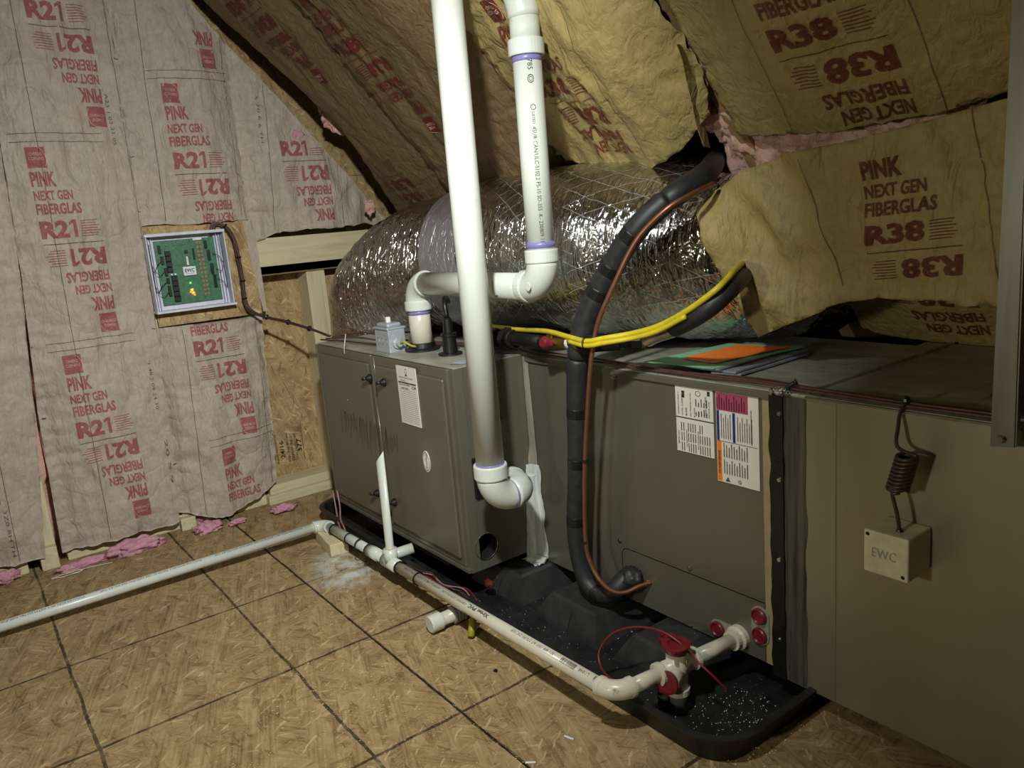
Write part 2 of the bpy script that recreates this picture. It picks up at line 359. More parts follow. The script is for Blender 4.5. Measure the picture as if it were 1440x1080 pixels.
# flat lettering, cut fine enough to follow a creased or round surface
_TC = {}
def text2d(s, bold=0., step=None):
    key = (s, bold, step)
    if key in _TC: return _TC[key]
    cu_ = bpy.data.curves.new('lettering', 'FONT'); cu_.body = s; cu_.size = 1; cu_.resolution_u = 2; cu_.offset = bold
    ob = bpy.data.objects.new('lettering', cu_); COL.objects.link(ob)
    bpy.context.view_layer.update()
    me = ob.to_mesh(); bm = bmesh.new(); bm.from_mesh(me); ob.to_mesh_clear(); COL.objects.unlink(ob); bpy.data.objects.remove(ob); bpy.data.curves.remove(cu_)
    xs = [v.co.x for v in bm.verts]; ys = [v.co.y for v in bm.verts]
    x0, x1, y0, y1 = min(xs), max(xs), min(ys), max(ys)
    for v in bm.verts: v.co = V3(((v.co.x-x0)/(x1-x0), (v.co.y-y0)/(y1-y0), 0))
    if step:
        for a in range(2):
            n = max(1, int(round(1/step[a])))
            for i in range(1, n):
                pco = [0, 0, 0]; pco[a] = i/n; pno = [0, 0, 0]; pno[a] = 1
                bmesh.ops.bisect_plane(bm, geom=bm.verts[:]+bm.edges[:]+bm.faces[:], plane_co=pco, plane_no=pno)
    bmesh.ops.triangulate(bm, faces=bm.faces[:])
    bm.verts.index_update(); r = ([(v.co.x, v.co.y) for v in bm.verts], [[v.index for v in f.verts] for f in bm.faces]); bm.free()
    _TC[key] = r; return r
def put_text(g, s, fn, x, y, w, h, bold=.02, cell=None):
    """write s into the box (x,y,w,h) of the 2D sheet that fn maps into space"""
    st = (min(1, cell/w), min(1, cell/h)) if cell else None
    vs, fs = text2d(s, bold, st); g.add([fn(x+a*w, y+b*h) for a, b in vs], fs)
def put_rect(g, fn, x0, y0, x1, y1, cell=None):
    nx = max(1, int(abs(x1-x0)/cell+.5)) if cell else 1; ny = max(1, int(abs(y1-y0)/cell+.5)) if cell else 1
    vs = [fn(x0+(x1-x0)*i/nx, y0+(y1-y0)*j/ny) for j in range(ny+1) for i in range(nx+1)]
    g.add(vs, [(j*(nx+1)+i, j*(nx+1)+i+1, (j+1)*(nx+1)+i+1, (j+1)*(nx+1)+i) for j in range(ny) for i in range(nx)])
def put_ring(g, fn, cx, cy, rx, ry, w, n=28, a0=0, a1=2*math.pi):
    vs = []
    for i in range(n+1):
        a = a0+(a1-a0)*i/n
        for k in (1, 1-w): vs.append(fn(cx+rx*k*math.cos(a), cy+ry*k*math.sin(a)))
    g.add(vs, [(2*i, 2*i+1, 2*i+3, 2*i+2) for i in range(n)])

# ---------------------------------------------------------------- the setting
# floor: OSB panels laid with small gaps
fl = struct('floor')
G().box((-3.05, -2.6, -.06), (2.1, 2.35, -.02)).out('subfloor_base', MT['blackflat'], fl)
for i, (xa, xb) in enumerate(((-3.05, -2.13), (-2.13, .41), (.41, 2.1))):
    for j, (ya, yb) in enumerate(((-2.6, -1.798), (-1.798, -.538), (-.538, .722), (.722, 2.35))):
        g = G().box((xa+.0015, ya+.0015, -.019), (xb-.0015, yb-.0015, 0), .001, seg=1)
        g.out('osb_panel', MT['osb_floor'], fl)
# gable wall on the left
wl = struct('wall_left')
G().box((-3.04, -2.6, -.02), (-3.01, 2.35, 3.4)).out('outer_sheathing', MT['osb_wall'], wl)
for (ya, yb, za, zb) in ((-2.6, .4, 0, 1.22), (.4, 2.3, 0, 1.22), (-2.6, .4, 1.225, 2.44), (.4, 1.9, 1.225, 2.2)):
    G().box((-3.012, ya+.001, za), (-3.0, yb-.001, zb)).out('osb_panel', MT['osb_wall'], wl)
for k, (ya, zb) in enumerate(((-1.09, 3.0), (-.69, 3.0), (-.29, 3.0), (.135, 2.6), (.575, 2.1), (.96, 1.64), (1.165, .868), (1.40, .868))):
    th = .038 if k != 6 else .075
    G().box((-3.0, ya, .04 if k != 5 else 1.08), (-2.905, ya+th, zb), .002).out('stud', MT['pine_z'], wl)
G().box((-3.0, -2.6, 0), (-2.895, .085, .062), .003).out('bottom_plate', MT['pine_y'], wl)
G().box((-3.0, .12, 0), (-2.872, .172, .075), .003).out('stud_foot', MT['pine'], wl)
G().box((-3.0, .20, 0), (-2.91, .885, .05), .003).out('bottom_plate', MT['pine_y'], wl)
G().box((-3.0, .56, 0), (-2.874, .612, .045), .003).out('stud_foot', MT['pine'], wl)
G().box((-3.0, .885, 0), (-2.88, 2.2, .035), .003).out('bottom_plate', MT['pine_y'], wl)
G().box((-3.0, .90, .035), (-2.90, 2.2, .07), .003).out('bottom_plate', MT['pine_y'], wl)
G().box((-2.985, .965, .868), (-2.895, 1.62, .905), .003).out('header_board', MT['pine2'], wl)
G().box((-2.935, .985, .870), (-2.895, 1.62, 1.005), .003).out('header_board', MT['pine_y'], wl)
G().box((-2.99, .985, 1.03), (-2.905, 1.5, 1.06), .003).out('header_board', MT['pine_y'], wl)
# other walls and the rafter-framed ceiling
G().box((2.1, -2.6, -.02), (2.14, 2.35, 3.4)).out('wall_right', MT['kraft_shaded'], None)['kind'] = 'structure'
G().box((-3.04, -2.64, -.02), (2.14, -2.6, 3.4)).out('wall_back', MT['kraft_shaded'], None)['kind'] = 'structure'
G().box((-3.04, 2.33, -.02), (2.14, 2.36, .8)).out('wall_front', MT['osb_wall'], None)['kind'] = 'structure'
DN = V3((0, .6478, -.7618)); NR = V3((0, -.7618, -.6478)); RO = V3((0, 0, 2.839))
def RP(x, s, h=0): return V3((x, 0, 0))+RO+DN*s+NR*h
cl = struct('ceiling')
G().add([RP(x, s, h) for x in (-3.04, 2.14) for s in (-.6, 3.6) for h in (-.27, -.25)], [(0, 1, 3, 2), (4, 6, 7, 5), (0, 4, 5, 1), (2, 3, 7, 6), (0, 2, 6, 4), (1, 5, 7, 3)]).out('roof_sheathing', MT['osb_wall'], cl)
G().add([V3((x, -.39-(q), 3.4-.9*q)) for x in (-3.04, 2.14) for q in (0, 2.3)], [(0, 2, 3, 1)]).out('far_slope', MT['kraft_shaded'], cl)
for x in (-2.87, -2.29, -1.68, -1.118, -.44, .17, .78, 1.39):
    vs = [RP(x+dx, s, h) for dx in (-.019, .019) for s in (-.5, 3.3) for h in (-.25, -.015 if x > -2.8 else -.13)]
    G().add(vs, [(0, 1, 3, 2), (4, 6, 7, 5), (0, 4, 5, 1), (2, 3, 7, 6), (0, 2, 6, 4), (1, 5, 7, 3)]).out('rafter', MT['pine2'], cl)

# ---------------------------------------------------------------- faced insulation batts
class Frame:
    def __init__(s, O, U, W, N): s.O, s.U, s.W, s.N = map(V3, (O, U, W, N))
    def at(s, u, v, h): return s.O+s.U*u+s.W*v+s.N*h
    def uv(s, a, b, h=0):
        p = PN(a, b, s.O+s.N*h, s.N)-s.O; return (p.dot(s.U), p.dot(s.W))
WALLF = Frame((-2.9, 0, 0), (0, 1, 0), (0, 0, 1), (1, 0, 0))
ROOFF = Frame(RO, (1, 0, 0), -DN, NR)
def jag(pts, flags, amp, seed, step=.012):
    """outline with torn (jagged) sides where flagged"""
    out = []; rr = random.Random(seed); n = len(pts)
    for i in range(n):
        a = V3((*pts[i], 0)); b = V3((*pts[(i+1) % n], 0)); out.append(tuple(a.xy))
        if flags[i]:
            d = b-a; m = int(d.length/step); nn = V3((-d.y, d.x, 0)).normalized(); wob = 0
            for k in range(1, m):
                wob = wob*.7+rr.uniform(-1, 1)*amp*.7
                p = a+d*(k/m)+nn*(wob+amp*1.5*noise.noise(V3((k*.31, seed, 0)))); out.append(tuple(p.xy))
    return out
def batt(name, label, fr, poly, u0, u1, bulge, seed, mat, inkmat, thick=.07, fn_extra=None, wr=1., cell=.012, group=None, pw=3, core=True, rough=1.):
    def h(u, v):
        t = max(-1, min(1, 2*(u-u0)/(u1-u0)-1)); e = bulge*(1-abs(t)**pw)+.005*math.exp(-((1-abs(t))/.05)**2)
        e += .004*wr*math.exp(-((abs(t)-.86-.05*noise.noise(V3((v*3, seed, 1))))/.03)**2)
        q = V3((u*4.2, v*2.0, seed)); e += wr*.016*noise.noise(q)*(1-abs(t)**6)
        q2 = V3((u*15, v*7, seed*2)); e += wr*.011*(.5-1.6*abs(noise.noise(q2)))*(1.2-abs(t))
        q3 = V3((u*9+v*3, v*26, seed+5)); e += wr*.011*max(0, abs(t)-.3)*(.6-2*abs(noise.noise(q3)))
        q4 = V3((u*38+v*11, v*30-u*9, seed)); e += wr*.0026*noise.noise(q4)
        if fn_extra: e += fn_extra(u, v)
        return e
    S_ = lambda u, v, o=0.: fr.at(u, v, h(u, v)+o)
    bm = bmesh.new(); bm.faces.new([bm.verts.new((p[0], p[1], 0)) for p in poly])
    us = [p[0] for p in poly]; vv = [p[1] for p in poly]
    for a, lo, hi in ((0, min(us), max(us)), (1, min(vv), max(vv))):
        k = math.ceil(lo/cell)
        while k*cell < hi:
            pc = [0, 0, 0]; pc[a] = k*cell+1e-5; pn = [0, 0, 0]; pn[a] = 1
            bmesh.ops.bisect_plane(bm, geom=bm.verts[:]+bm.edges[:]+bm.faces[:], plane_co=pc, plane_no=pn); k += 1
    bm.verts.index_update()
    bd = [e for e in bm.edges if e.is_boundary]
    vs = [(v.co.x, v.co.y) for v in bm.verts]; top = [S_(a, b) for a, b in vs]; n = len(vs)
    fs = [[v.index for v in f.verts] for f in bm.faces]
    if fs:  # orient towards the room
        p = [top[i] for i in fs[0][:3]]
        if (p[1]-p[0]).cross(p[2]-p[0]).dot(fr.N) < 0: fs = [f[::-1] for f in fs]
    bot = [S_(a, b, -.0012) for a, b in vs]
    fs += [[i+n for i in f[::-1]] for f in fs]+[(e.verts[0].index, e.verts[1].index, e.verts[1].index+n, e.verts[0].index+n) for e in bd]
    cen = fr.at((min(us)+max(us))/2, min(vv), 0)
    root = thing(name, label, 'insulation', cen, group or ('gable wall insulation batts' if fr is WALLF else 'roof insulation batts'))
    mesh('paper_facing', top+bot, fs, mat, root, smooth=True)
    if core:
        g = G(); nu, nv = 10, max(4, int((max(vv)-min(vv))/.06))
        a0, a1, b0, b1 = min(us)+.012, max(us)-.012, min(vv)+.012, max(vv)-.012
        T = []; 
        for j in range(nv+1):
            for i in range(nu+1):
                u, v = a0+(a1-a0)*i/nu, b0+(b1-b0)*j/nv
                ok = inside(poly, u, v)
                T.append(fr.at(u, v, (h(u, v)-.014) if ok else -thick+.004))
        B = [fr.at(a0+(a1-a0)*i/nu, b0+(b1-b0)*j/nv, -thick) for j in range(nv+1) for i in range(nu+1)]
        m = (nu+1)*(nv+1); W_ = nu+1; F = []
        for j in range(nv):
            for i in range(nu):
                a = j*W_+i; F += [(a, a+1, a+W_+1, a+W_), (m+a, m+a+W_, m+a+W_+1, m+a+1)]
        for j in range(nv): F += [(j*W_, j*W_+W_, m+j*W_+W_, m+j*W_), (j*W_+nu, m+j*W_+nu, m+j*W_+W_+nu, j*W_+W_+nu)]
        for i in range(nu): F += [(i, m+i, m+i+1, i+1), (nv*W_+i, nv*W_+i+1, m+nv*W_+i+1, m+nv*W_+i)]
        g.add(T+B, F); g.out('fiberglass_core', MT['pink'], root, smooth=True)
    bm.free(); return root, S_, h
def inside(poly, x, y):
    c = False; n = len(poly)
    for i in range(n):
        x1, y1 = poly[i]; x2, y2 = poly[(i+1) % n]
        if (y1 > y) != (y2 > y) and x < (x2-x1)*(y-y1)/(y2-y1)+x1: c = not c
    return c

def batt_print(root, S0_, poly0, lines, word, inkm, span, frame_lines=(), codes=None, off=.0024, tilt=0., scale=1.):
    """the repeated product print: lines = [(u of the left end, v of the dividing rule)]"""
    S_ = S0_; poly = poly0
    red = G(); pale = G(); gry = G(); c = .012
    def word_part(nm, f):
        q = G(); f(q); q.out(nm, inkm, root)
    big = word == 'R38'
    H = dict(r=.048, f=.033, n=.031, p=.044, s=.056) if big else dict(r=.055, f=.034, n=.030, p=.045, s=.062)
    W_ = dict(r=.125, f=.152, n=.130, p=.080, s=.055) if big else dict(r=.102, f=.126, n=.107, p=.069, s=.053)
    wid = .2 if big else .172
    def block(u, v, sg):
        # sg=1 upright above the rule, -1 turned round below it
        def fn(x, y): 
            x, y = x*scale, y*scale
            if sg > 0: a, b = u+x, v+y
            else: a, b = u+wid*scale-x, v-y
            b += tilt*(a-u); return S_(a, b, off)
        def fp(x, y): 
            x, y = x*scale, y*scale
            if sg > 0: a, b = u+x, v+y
            else: a, b = u+wid*scale-x, v-y
            b += tilt*(a-u); return S_(a, b, off+.0018)
        def ok(x0, y0, x1, y1):
            for x, y in ((x0, y0), (x1, y0), (x1, y1), (x0, y1)):
                a, b = (u+x*scale, v+y*scale) if sg > 0 else (u+(wid-x)*scale, v-y*scale)
                if not inside(poly, a, b+tilt*(a-u)): return False
            return True
        y = .018
        if ok(0, y, W_['r'], y+H['r']):
            def rv(q, y=y):
                if word == 'R38': put_text(q, word, fn, 0, y, W_['r'], H['r'], .045, c)
                else:
                    a_ = W_['r']*.78; put_text(q, 'R2', fn, 0, y, a_, H['r'], .045, c)
                    x1, x2 = W_['r']*.90, W_['r']; put_rect(q, fn, x1, y, x2-.001, y+H['r'], c)
                    q.add([fn(x1, y+H['r']), fn(x1-.011, y+H['r']*.84), fn(x1-.011, y+H['r']*.70), fn(x1, y+H['r']*.80)], [(0, 1, 2, 3)])
            word_part('printed_value', rv)
        y0 = y
        for k in range(7):
            yy = y+H['r']*(k+.2)/7
            ww = .058*(.75+.25*((k*37) % 5)/5)
            if ok(W_['r']+.012, yy, W_['r']+.012+ww, yy+.002): put_rect(red, fn, W_['r']+.012, yy, W_['r']+.012+ww, yy+.0026, .012)
        y += H['r']+.018
        for s_, k in (('FIBERGLAS', 'f'), ('NEXT GEN', 'n'), ('PINK', 'p')):
            if ok(0, y, W_[k], y+H[k]): word_part('printed_word', lambda q: put_text(q, s_, fn, 0, y, W_[k], H[k], .034 if k != 'p' else .042, c))
            y += H[k]+(.009 if k != 'n' else .012)
        y += .002
        if ok(0, y, W_['s'], y+H['s']):
            word_part('printed_logo_square', lambda q: put_rect(q, fn, 0, y, W_['s'], y+H['s'], c))
            put_text(pale, 'OWENS', fp, .010, y+H['s']*.58, W_['s']-.020, .010, .01)
            put_text(pale, 'CORNING', fp, .006, y+H['s']*.36, W_['s']-.012, .010, .01)
            put_ring(pale, fp, W_['s']*.5, y+H['s']*.42, W_['s']*.52, H['s']*.6, .05, 14, -.6, 1.7)
    for u, v in lines:
        for sg in (1, -1): block(u, v, sg)
        n = 10
        for i in range(n):
            a = u+wid*scale*i/n
            if inside(poly, a, v): put_rect(gry if not big else red, lambda x, y: S_(x, y+tilt*(x-u), off), a, v-.0012, a+wid*scale/n, v+.0012, c)
    for (x0, y0, x1, y1) in frame_lines:
        L = math.hypot(x1-x0, y1-y0); n = max(2, int(L/.015)); dx, dy = (x1-x0)/L, (y1-y0)/L
        for i in range(n):
            a = (x0+(x1-x0)*i/n, y0+(y1-y0)*i/n); b = (x0+(x1-x0)*(i+1)/n, y0+(y1-y0)*(i+1)/n)
            if inside(poly, *a) and inside(poly, *b):
                k = .0009
                gry.add([S_(a[0]-dy*k, a[1]+dx*k, off), S_(a[0]+dy*k, a[1]-dx*k, off), S_(b[0]+dy*k, b[1]-dx*k, off), S_(b[0]-dy*k, b[1]+dx*k, off)], [(0, 1, 2, 3)])
    for (u, v, s_) in (codes or ()):
        # dotted ink-jet code running down the facing
        if inside(poly, u, v) and inside(poly, u, v-.16): put_text(gry, s_, lambda x, y: S_(u+y, v-x, off), 0, 0, .16, .010, .0, .02)
    if red.v: red.out('printed_small_print', inkm, root, kind='stuff')
    if pale.v: pale.out('printed_logo_lettering', MT['logo_ink'], root, kind='stuff')
    if gry.v: gry.out('printed_rule_lines', MT['grey_ink'], root, kind='stuff')

def roofz(y): return 2.839-1.176*y-.012
def wall_batt(label, pts, flags, u0, u1, seed, lines, bulge=.03, seamx=True, tilt=0., extra=None, codes=None, core=True):
    poly = jag(pts, flags, .004, seed)
    root, S_, h = batt('insulation_batt', label, WALLF, poly, u0, u1, bulge, seed, MT['kraft_wall'], None, .09, extra, 1.7, core=core)
    fl_ = []
    for u, v in lines:
        fl_ += [(u-.035, v+.31, u+.225, v+.31), (u-.035, v+.335, u+.225, v+.335)]
    us = [l[0] for l in lines]
    if us:
        ub = us[0]; vlo = min(p[1] for p in pts); vhi = max(p[1] for p in pts)
        for dx in (-.035, .225): fl_ += [(ub+dx+.03*(.3), vhi, ub+dx-.02, vlo)]
    batt_print(root, S_, poly, lines, 'R21', MT['red_ink'], None, fl_, codes, tilt=tilt)
    return root
cd = [(.58, 1.48, '3 A23 1 03 21 05'), (.60, .60, '1 48 2 09 24 30'), (.56, 1.0, '7 23 1 40')]
wall_batt('wall insulation batt at the far left edge, mostly cut off by the frame', [(-.27, .07), (.135, .045), (.19, .5), (.245, 1.10), (.275, 1.62), (.28, 2.4), (-.27, 2.4)], [1, 0, 0, 0, 0, 0, 0], -.28, .262, 3, [(-.14, 1.35), (-.14, .7)], codes=[(.04, .42, '54 09 12 17'), (.05, .24, '3Z0 8H TH')])
wall_batt('wall insulation batt left of the circuit board box, pale grey paper', [(.185, .04), (.555, .045), (.60, .78), (.615, 1.3), (.635, 1.70), (.64, 2.08), (.262, 2.45), (.258, 1.5), (.235, .95), (.20, .5)], [1, 0, 0, 0, 0, 0, 0, 0, 0, 0], .215, .63, 11, [(.385, 1.69), (.308, 1.04), (.296, .395)], codes=[(.565, 1.50, 'A23 1 03 21 05'), (.545, .62, '1 48 2 09 24 30'), (.55, .35, '20 S 9')])
wall_batt('wall insulation batt directly above the circuit board box', [(.605, 1.078), (.965, 1.075), (.985, 1.62), (.985, roofz(.985)), (.630, roofz(.630))], [1, 0, 0, 0, 0], .62, .985, 19, [(.737, 1.239), (.76, 1.88)], core=False)
wall_batt('wall insulation batt directly under the circuit board box, bellied and creased', [(.558, .07), (.70, .015), (.84, .045), (.925, .09), (.945, .33), (.965, .73), (.595, .733), (.575, .4)], [1, 1, 1, 1, 0, 0, 0, 0], .585, .955, 27, [(.70, .60), (.73, -.02)], .045, extra=lambda u, v: .03*math.exp(-((u-.86)/.05)**2-((v-.30)/.16)**2)+.02*math.exp(-((u-.72)/.04)**2-((v-.2)/.2)**2))
wall_batt('torn triangular wall insulation batt above the pale header board', [(.958, .985), (1.08, 1.02), (1.40, 1.03), (1.525, 1.015), (1.53, roofz(1.53)), (.975, roofz(.975))], [1, 1, 1, 0, 0, 0], .958, 1.6, 35, [(1.115, 1.273)], .03, core=False, codes=[(1.05, 1.5, '5 70 6 6 TH')])
for k, (a, b) in enumerate(((6, 42), (8, 340), (10, 692), (163, 82), (170, 165), (186, 220), (195, 297), (216, 462), (232, 585), (246, 652), (62, 588), (345, 560))):
    p = P(a, b, x=-2.884); G().box(p-V3((.0015, .006, .0012)), p+V3((.0015, .006, .0012)), .0004, Matrix.Rotation(.5-.3*(k % 4), 3, 'X'), 1).out('staple', MT['chrome'], wl)
# torn scraps of pink fiberglass showing on the gable batts
tag(lump(P(408, 213, x=-2.872), (.004, .030, .010), 3, 'fiberglass_tuft', MT['tuft'], None, 3), 'pink fiberglass showing through the tear below the sloping edge of the gable batt', 'insulation', )
tag(lump(P(418, 189, x=-2.868), (.006, .024, .014), 9, 'fiberglass_tuft', MT['tuft'], None, 3), 'small pink fiberglass tuft at the sloping edge of the gable batt', 'insulation')
def tuft(px, py, s, seed, label, z=None):
    p = P(px, py, z=z if z is not None else .012); return tag(lump(p, s, seed, 'fiberglass_tuft', MT['tuft'], None, 4, .5, 2.2), label, 'insulation', 'pink fiberglass scraps')
tuft(193, 768, (.03, .085, .030), 4, 'large crumpled pink fiberglass clump on the floor at the foot of the gable wall', .02)
tuft(118, 792, (.016, .085, .013), 8, 'long thin pink fiberglass strip on the floor below the left wall batt')
tuft(293, 742, (.028, .045, .022), 12, 'pink fiberglass clump at the floor under the lower wall batt, beside the stud foot', .015)
tuft(278, 722, (.012, .02, .05), 15, 'thin upright pink fiberglass shred beside the stud foot', .04)
tuft(400, 714, (.028, .045, .014), 21, 'pale pink fiberglass patch lying against the end of the bottom plate', .015)
tuft(6, 812, (.02, .04, .02), 25, 'pink fiberglass scrap at the left edge of the photo by the bottom plate', .02)
tuft(335, 733, (.012, .03, .010), 31, 'small dark pink shred under the torn hem of the lower wall batt', .012)

# roof batts
def roof_batt(label, pts, flags, u0, u1, seed, lines, bulge, mat='kraft_roof', extra=None, inkm='red_ink_roof', fr=ROOFF, fl_=(), wr=1.1, amp=.004, thick=.2, core=True, tilt=0.):
    poly = jag(pts, flags, amp, seed)
    root, S_, h = batt('insulation_batt', label, fr, poly, u0, u1, bulge, seed, MT[mat], None, thick, extra, wr, core=core)
    batt_print(root, S_, poly, lines, 'R38', MT[inkm], None, fl_, tilt=tilt, off=.0028)
    return root
# sloping bays from the gable to the right
roof_batt('shade-darkened roof insulation batt in the sloping bay next to the gable wall', [(-2.77, -.6), (-2.285, -.6), (-2.285, -2.75), (-2.76, -2.75), (-2.74, -2.35), (-2.62, -2.05), (-2.62, -1.9), (-2.70, -1.62), (-2.775, -1.4)], [0, 0, 0, 0, 0, 0, 0, 0, 0], -2.80, -2.285, 41, [(-2.64, -1.50), (-2.64, -.86), (-2.64, -2.15)], .02, 'kraft_shaded', wr=.9, core=False)
roof_batt('shade-darkened roof batt in the second sloping bay, wrinkled patch left of the vent pipe', [(-2.29, -.6), (-1.672, -.6), (-1.672, -2.75), (-2.29, -2.75)], [0, 0, 0, 0], -2.29, -1.67, 47, [(-2.22, -1.748), (-2.22, -1.10)], .045, 'kraft_shaded', wr=1.3,
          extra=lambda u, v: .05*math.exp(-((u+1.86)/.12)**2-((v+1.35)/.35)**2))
roof_batt('bulging tan roof batt hanging over the foil duct, lower edge torn', [(-1.68, -.6), (-1.135, -.6), (-1.125, -1.8), (-1.085, -2.05), (-1.12, -2.155), (-1.22, -2.215), (-1.40, -2.265), (-1.68, -2.20)], [0, 0, 1, 1, 1, 1, 1, 0], -1.68, -1.08, 53, [(-1.53, -2.03), (-1.53, -1.40)], .05, wr=1.7,
          extra=lambda u, v: .035*math.exp(-((u+1.25)/.13)**2-((v+2.0)/.2)**2)-.02*math.exp(-((u+1.35)/.06)**2-((v+1.75)/.08)**2), fl_=[(-1.30, -.7, -1.30, -2.2)], amp=.003)
roof_batt('upper right roof insulation batt, torn straight across below its upside-down lettering', [(-1.108, -.6), (-.46, -.6), (-.46, -2.215), (-.70, -2.235), (-1.10, -2.235)], [0, 0, 1, 1, 0], -1.11, -.45, 59, [(-.905, -2.068), (-.905, -1.42)], .035, wr=.8,
          fl_=[(-.93, -.7, -.95, -2.25), (-.655, -.7, -.66, -2.25)], tilt=.0)
roof_batt('roof insulation batt at the right edge, behind the hanging steel strap', [(-.42, -.6), (.15, -.6), (.15, -2.9), (-.42, -2.9)], [0, 0, 0, 0], -.43, .16, 61, [(-.30, -1.6), (-.30, -2.25)], .03, wr=.8)
roof_batt('lowest roof insulation batt, in the dark behind the hanging paper flap', [(-1.045, -2.42), (-.46, -2.42), (-.46, -2.86), (-1.045, -2.86)], [0, 0, 0, 0], -1.06, -.45, 67, [(-.93, -2.66)], .03, wr=.6)
for i in range(3):
    x0 = .19+i*.61
    roof_batt(['roof insulation batt in the first bay right of the frame', 'roof insulation batt in the second bay right of the frame', 'roof insulation batt in the bay next to the right wall'][i], [(x0, -.5), (x0+.57, -.5), (x0+.57, -2.9), (x0, -2.9)], [0]*4, x0, x0+.57, 80+i, [], .03, wr=.5, core=False)
# fluffy pink fill in the tear between the upper batt and the hanging flap
g = G(); nu, nv = 90, 34; vs = []
for j in range(nv+1):
    for i in range(nu+1):
        u = -1.185+.54*i/nu; s = 2.185+(.30-.19*i/nu)*j/nv
        q = V3((u*26, s*26, 1)); hh = -.030+.018*noise.noise(q)+.012*noise.noise(q*2.7)+.006*noise.noise(q*7)-.05*max(0, (j/nv-.85))
        uu = u+(.018*noise.noise(V3((s*40, 4, 0))) if i < 3 else 0)
        vs.append(RP(uu, s, hh+.012))
g.add(vs, [(j*(nu+1)+i, (j+1)*(nu+1)+i, (j+1)*(nu+1)+i+1, j*(nu+1)+i+1) for j in range(nv) for i in range(nu)])
n0 = len(g.v); bk = [v-NR*.09 for v in vs]; W_ = nu+1
g.add(bk, [(j*W_+i, j*W_+i+1, (j+1)*W_+i+1, (j+1)*W_+i) for j in range(nv) for i in range(nu)])
for i in range(nu): g.f += [(i, i+1, n0+i+1, n0+i), (nv*W_+i, n0+nv*W_+i, n0+nv*W_+i+1, nv*W_+i+1)]
for j in range(nv): g.f += [(j*W_, n0+j*W_, n0+(j+1)*W_, (j+1)*W_), (j*W_+nu, (j+1)*W_+nu, n0+(j+1)*W_+nu, n0+j*W_+nu)]
tag(g.out('fiberglass_fill', MT['pink'], None, smooth=True, loc=RP(-.86, 2.4)), 'bare salmon-pink fiberglass exposed in the tear above the hanging paper flap', 'insulation')
# the hanging flap
fo = RP(0, 2.285, .03)+V3((0, -.075, 0))
FW = V3((0, .10, -.995)).normalized()*-1; FN = V3((0, -.995, -.10)).normalized()
FLAPF = Frame(fo, (1, 0, 0), FW, FN)
fpx = [(1003, 290), (1012, 268), (1058, 237), (1110, 214), (1205, 196), (1300, 170), (1436, 132), (1444, 240), (1440, 440), (1375, 432), (1290, 425), (1235, 418), (1165, 432), (1082, 468), (1062, 430), (1040, 380), (1022, 330)]
fuv = [FLAPF.uv(a, b, .02) for a, b in fpx]
poly = jag(fuv, [0, 0, 0, 0, 0, 0, 0, 0, 1, 1, 1, 1, 1, 0, 0, 0, 0], .003, 71)
u0f = min(p[0] for p in fuv); u1f = max(p[0] for p in fuv)
def flap_h(u, v):
    return -.02*max(0, -v)+.07*math.exp(-((u-(u0f+.02))/.10)**2)*min(1, max(0, -v)/.1)+.018*math.sin((u*1.2+v)*34)*math.exp(-((u-(u0f+.12))/.09)**2)+.03*(.5-abs(noise.noise(V3((u*9+v*5, v*7, 4)))))*math.exp(-((u-(u0f+.1))/.2)**2)
root, S_, h = batt('insulation_batt', 'large kraft paper flap hanging over the duct top from the torn roof batt, pointed tip', FLAPF, poly, u0f-.02, u1f, .02, 71, MT['kraft_roof'], None, .05, flap_h, 1.5, core=False)
a = FLAPF.uv(1222, 356, .02); b = FLAPF.uv(1357, 347, .02); k = (b[0]-a[0])/.2
batt_print(root, S_, poly, [(a[0], a[1])], 'R38', MT['red_ink_roof'], None, [(*FLAPF.uv(1130, 210, .02), *FLAPF.uv(1190, 400, .02)), (*FLAPF.uv(1360, 155, .02), *FLAPF.uv(1405, 430, .02))], off=.003, tilt=(b[1]-a[1])/(b[0]-a[0]), scale=k*.93)
# pink tuft and paper strip in the rafter gap
tag(lump(PN(987, 156, RP(0, 2, .0), NR), (.012, .020, .028), 44, 'fiberglass_tuft', MT['pink'], None, 4, .5, 2), 'small pink fiberglass tuft poking from the dark gap between two roof batts', 'insulation')
tag(lump(P(520, 292, x=-2.80), (.02, .016, .028), 54, 'fiberglass_tuft', MT['pink'], None, 4, .6, 2), 'pinkish shred of fiberglass in the corner where the roof meets the gable', 'insulation')
tag(lump(RP(-2.74, 1.92, -.075), (.03, .07, .07), 64, 'fiberglass_tuft', MT['pink'], None, 4, .4, 2), 'shadowed pink fiberglass in the gap along the sloping gable edge', 'insulation')
fo2 = RP(0, 2.0, .055); g = G(); L_ = [(952, 62), (960, 85), (966, 115), (974, 150), (980, 178), (990, 206)]; R_s = [(957, 62), (968, 85), (982, 118), (986, 150), (992, 178), (999, 208)]
pp = [PN(a, b, fo2, NR) for a, b in L_]; pq = [PN(a, b, fo2-NR*.03, NR) for a, b in R_s]
for i in range(len(pp)-1): g.quad(pp[i], pq[i], pq[i+1], pp[i+1], .0015)
tag(g.out('paper_strip', MT['kraft_roof'], None, loc=pp[0]), 'narrow torn paper edge strip beside the bulging roof batt', 'insulation')

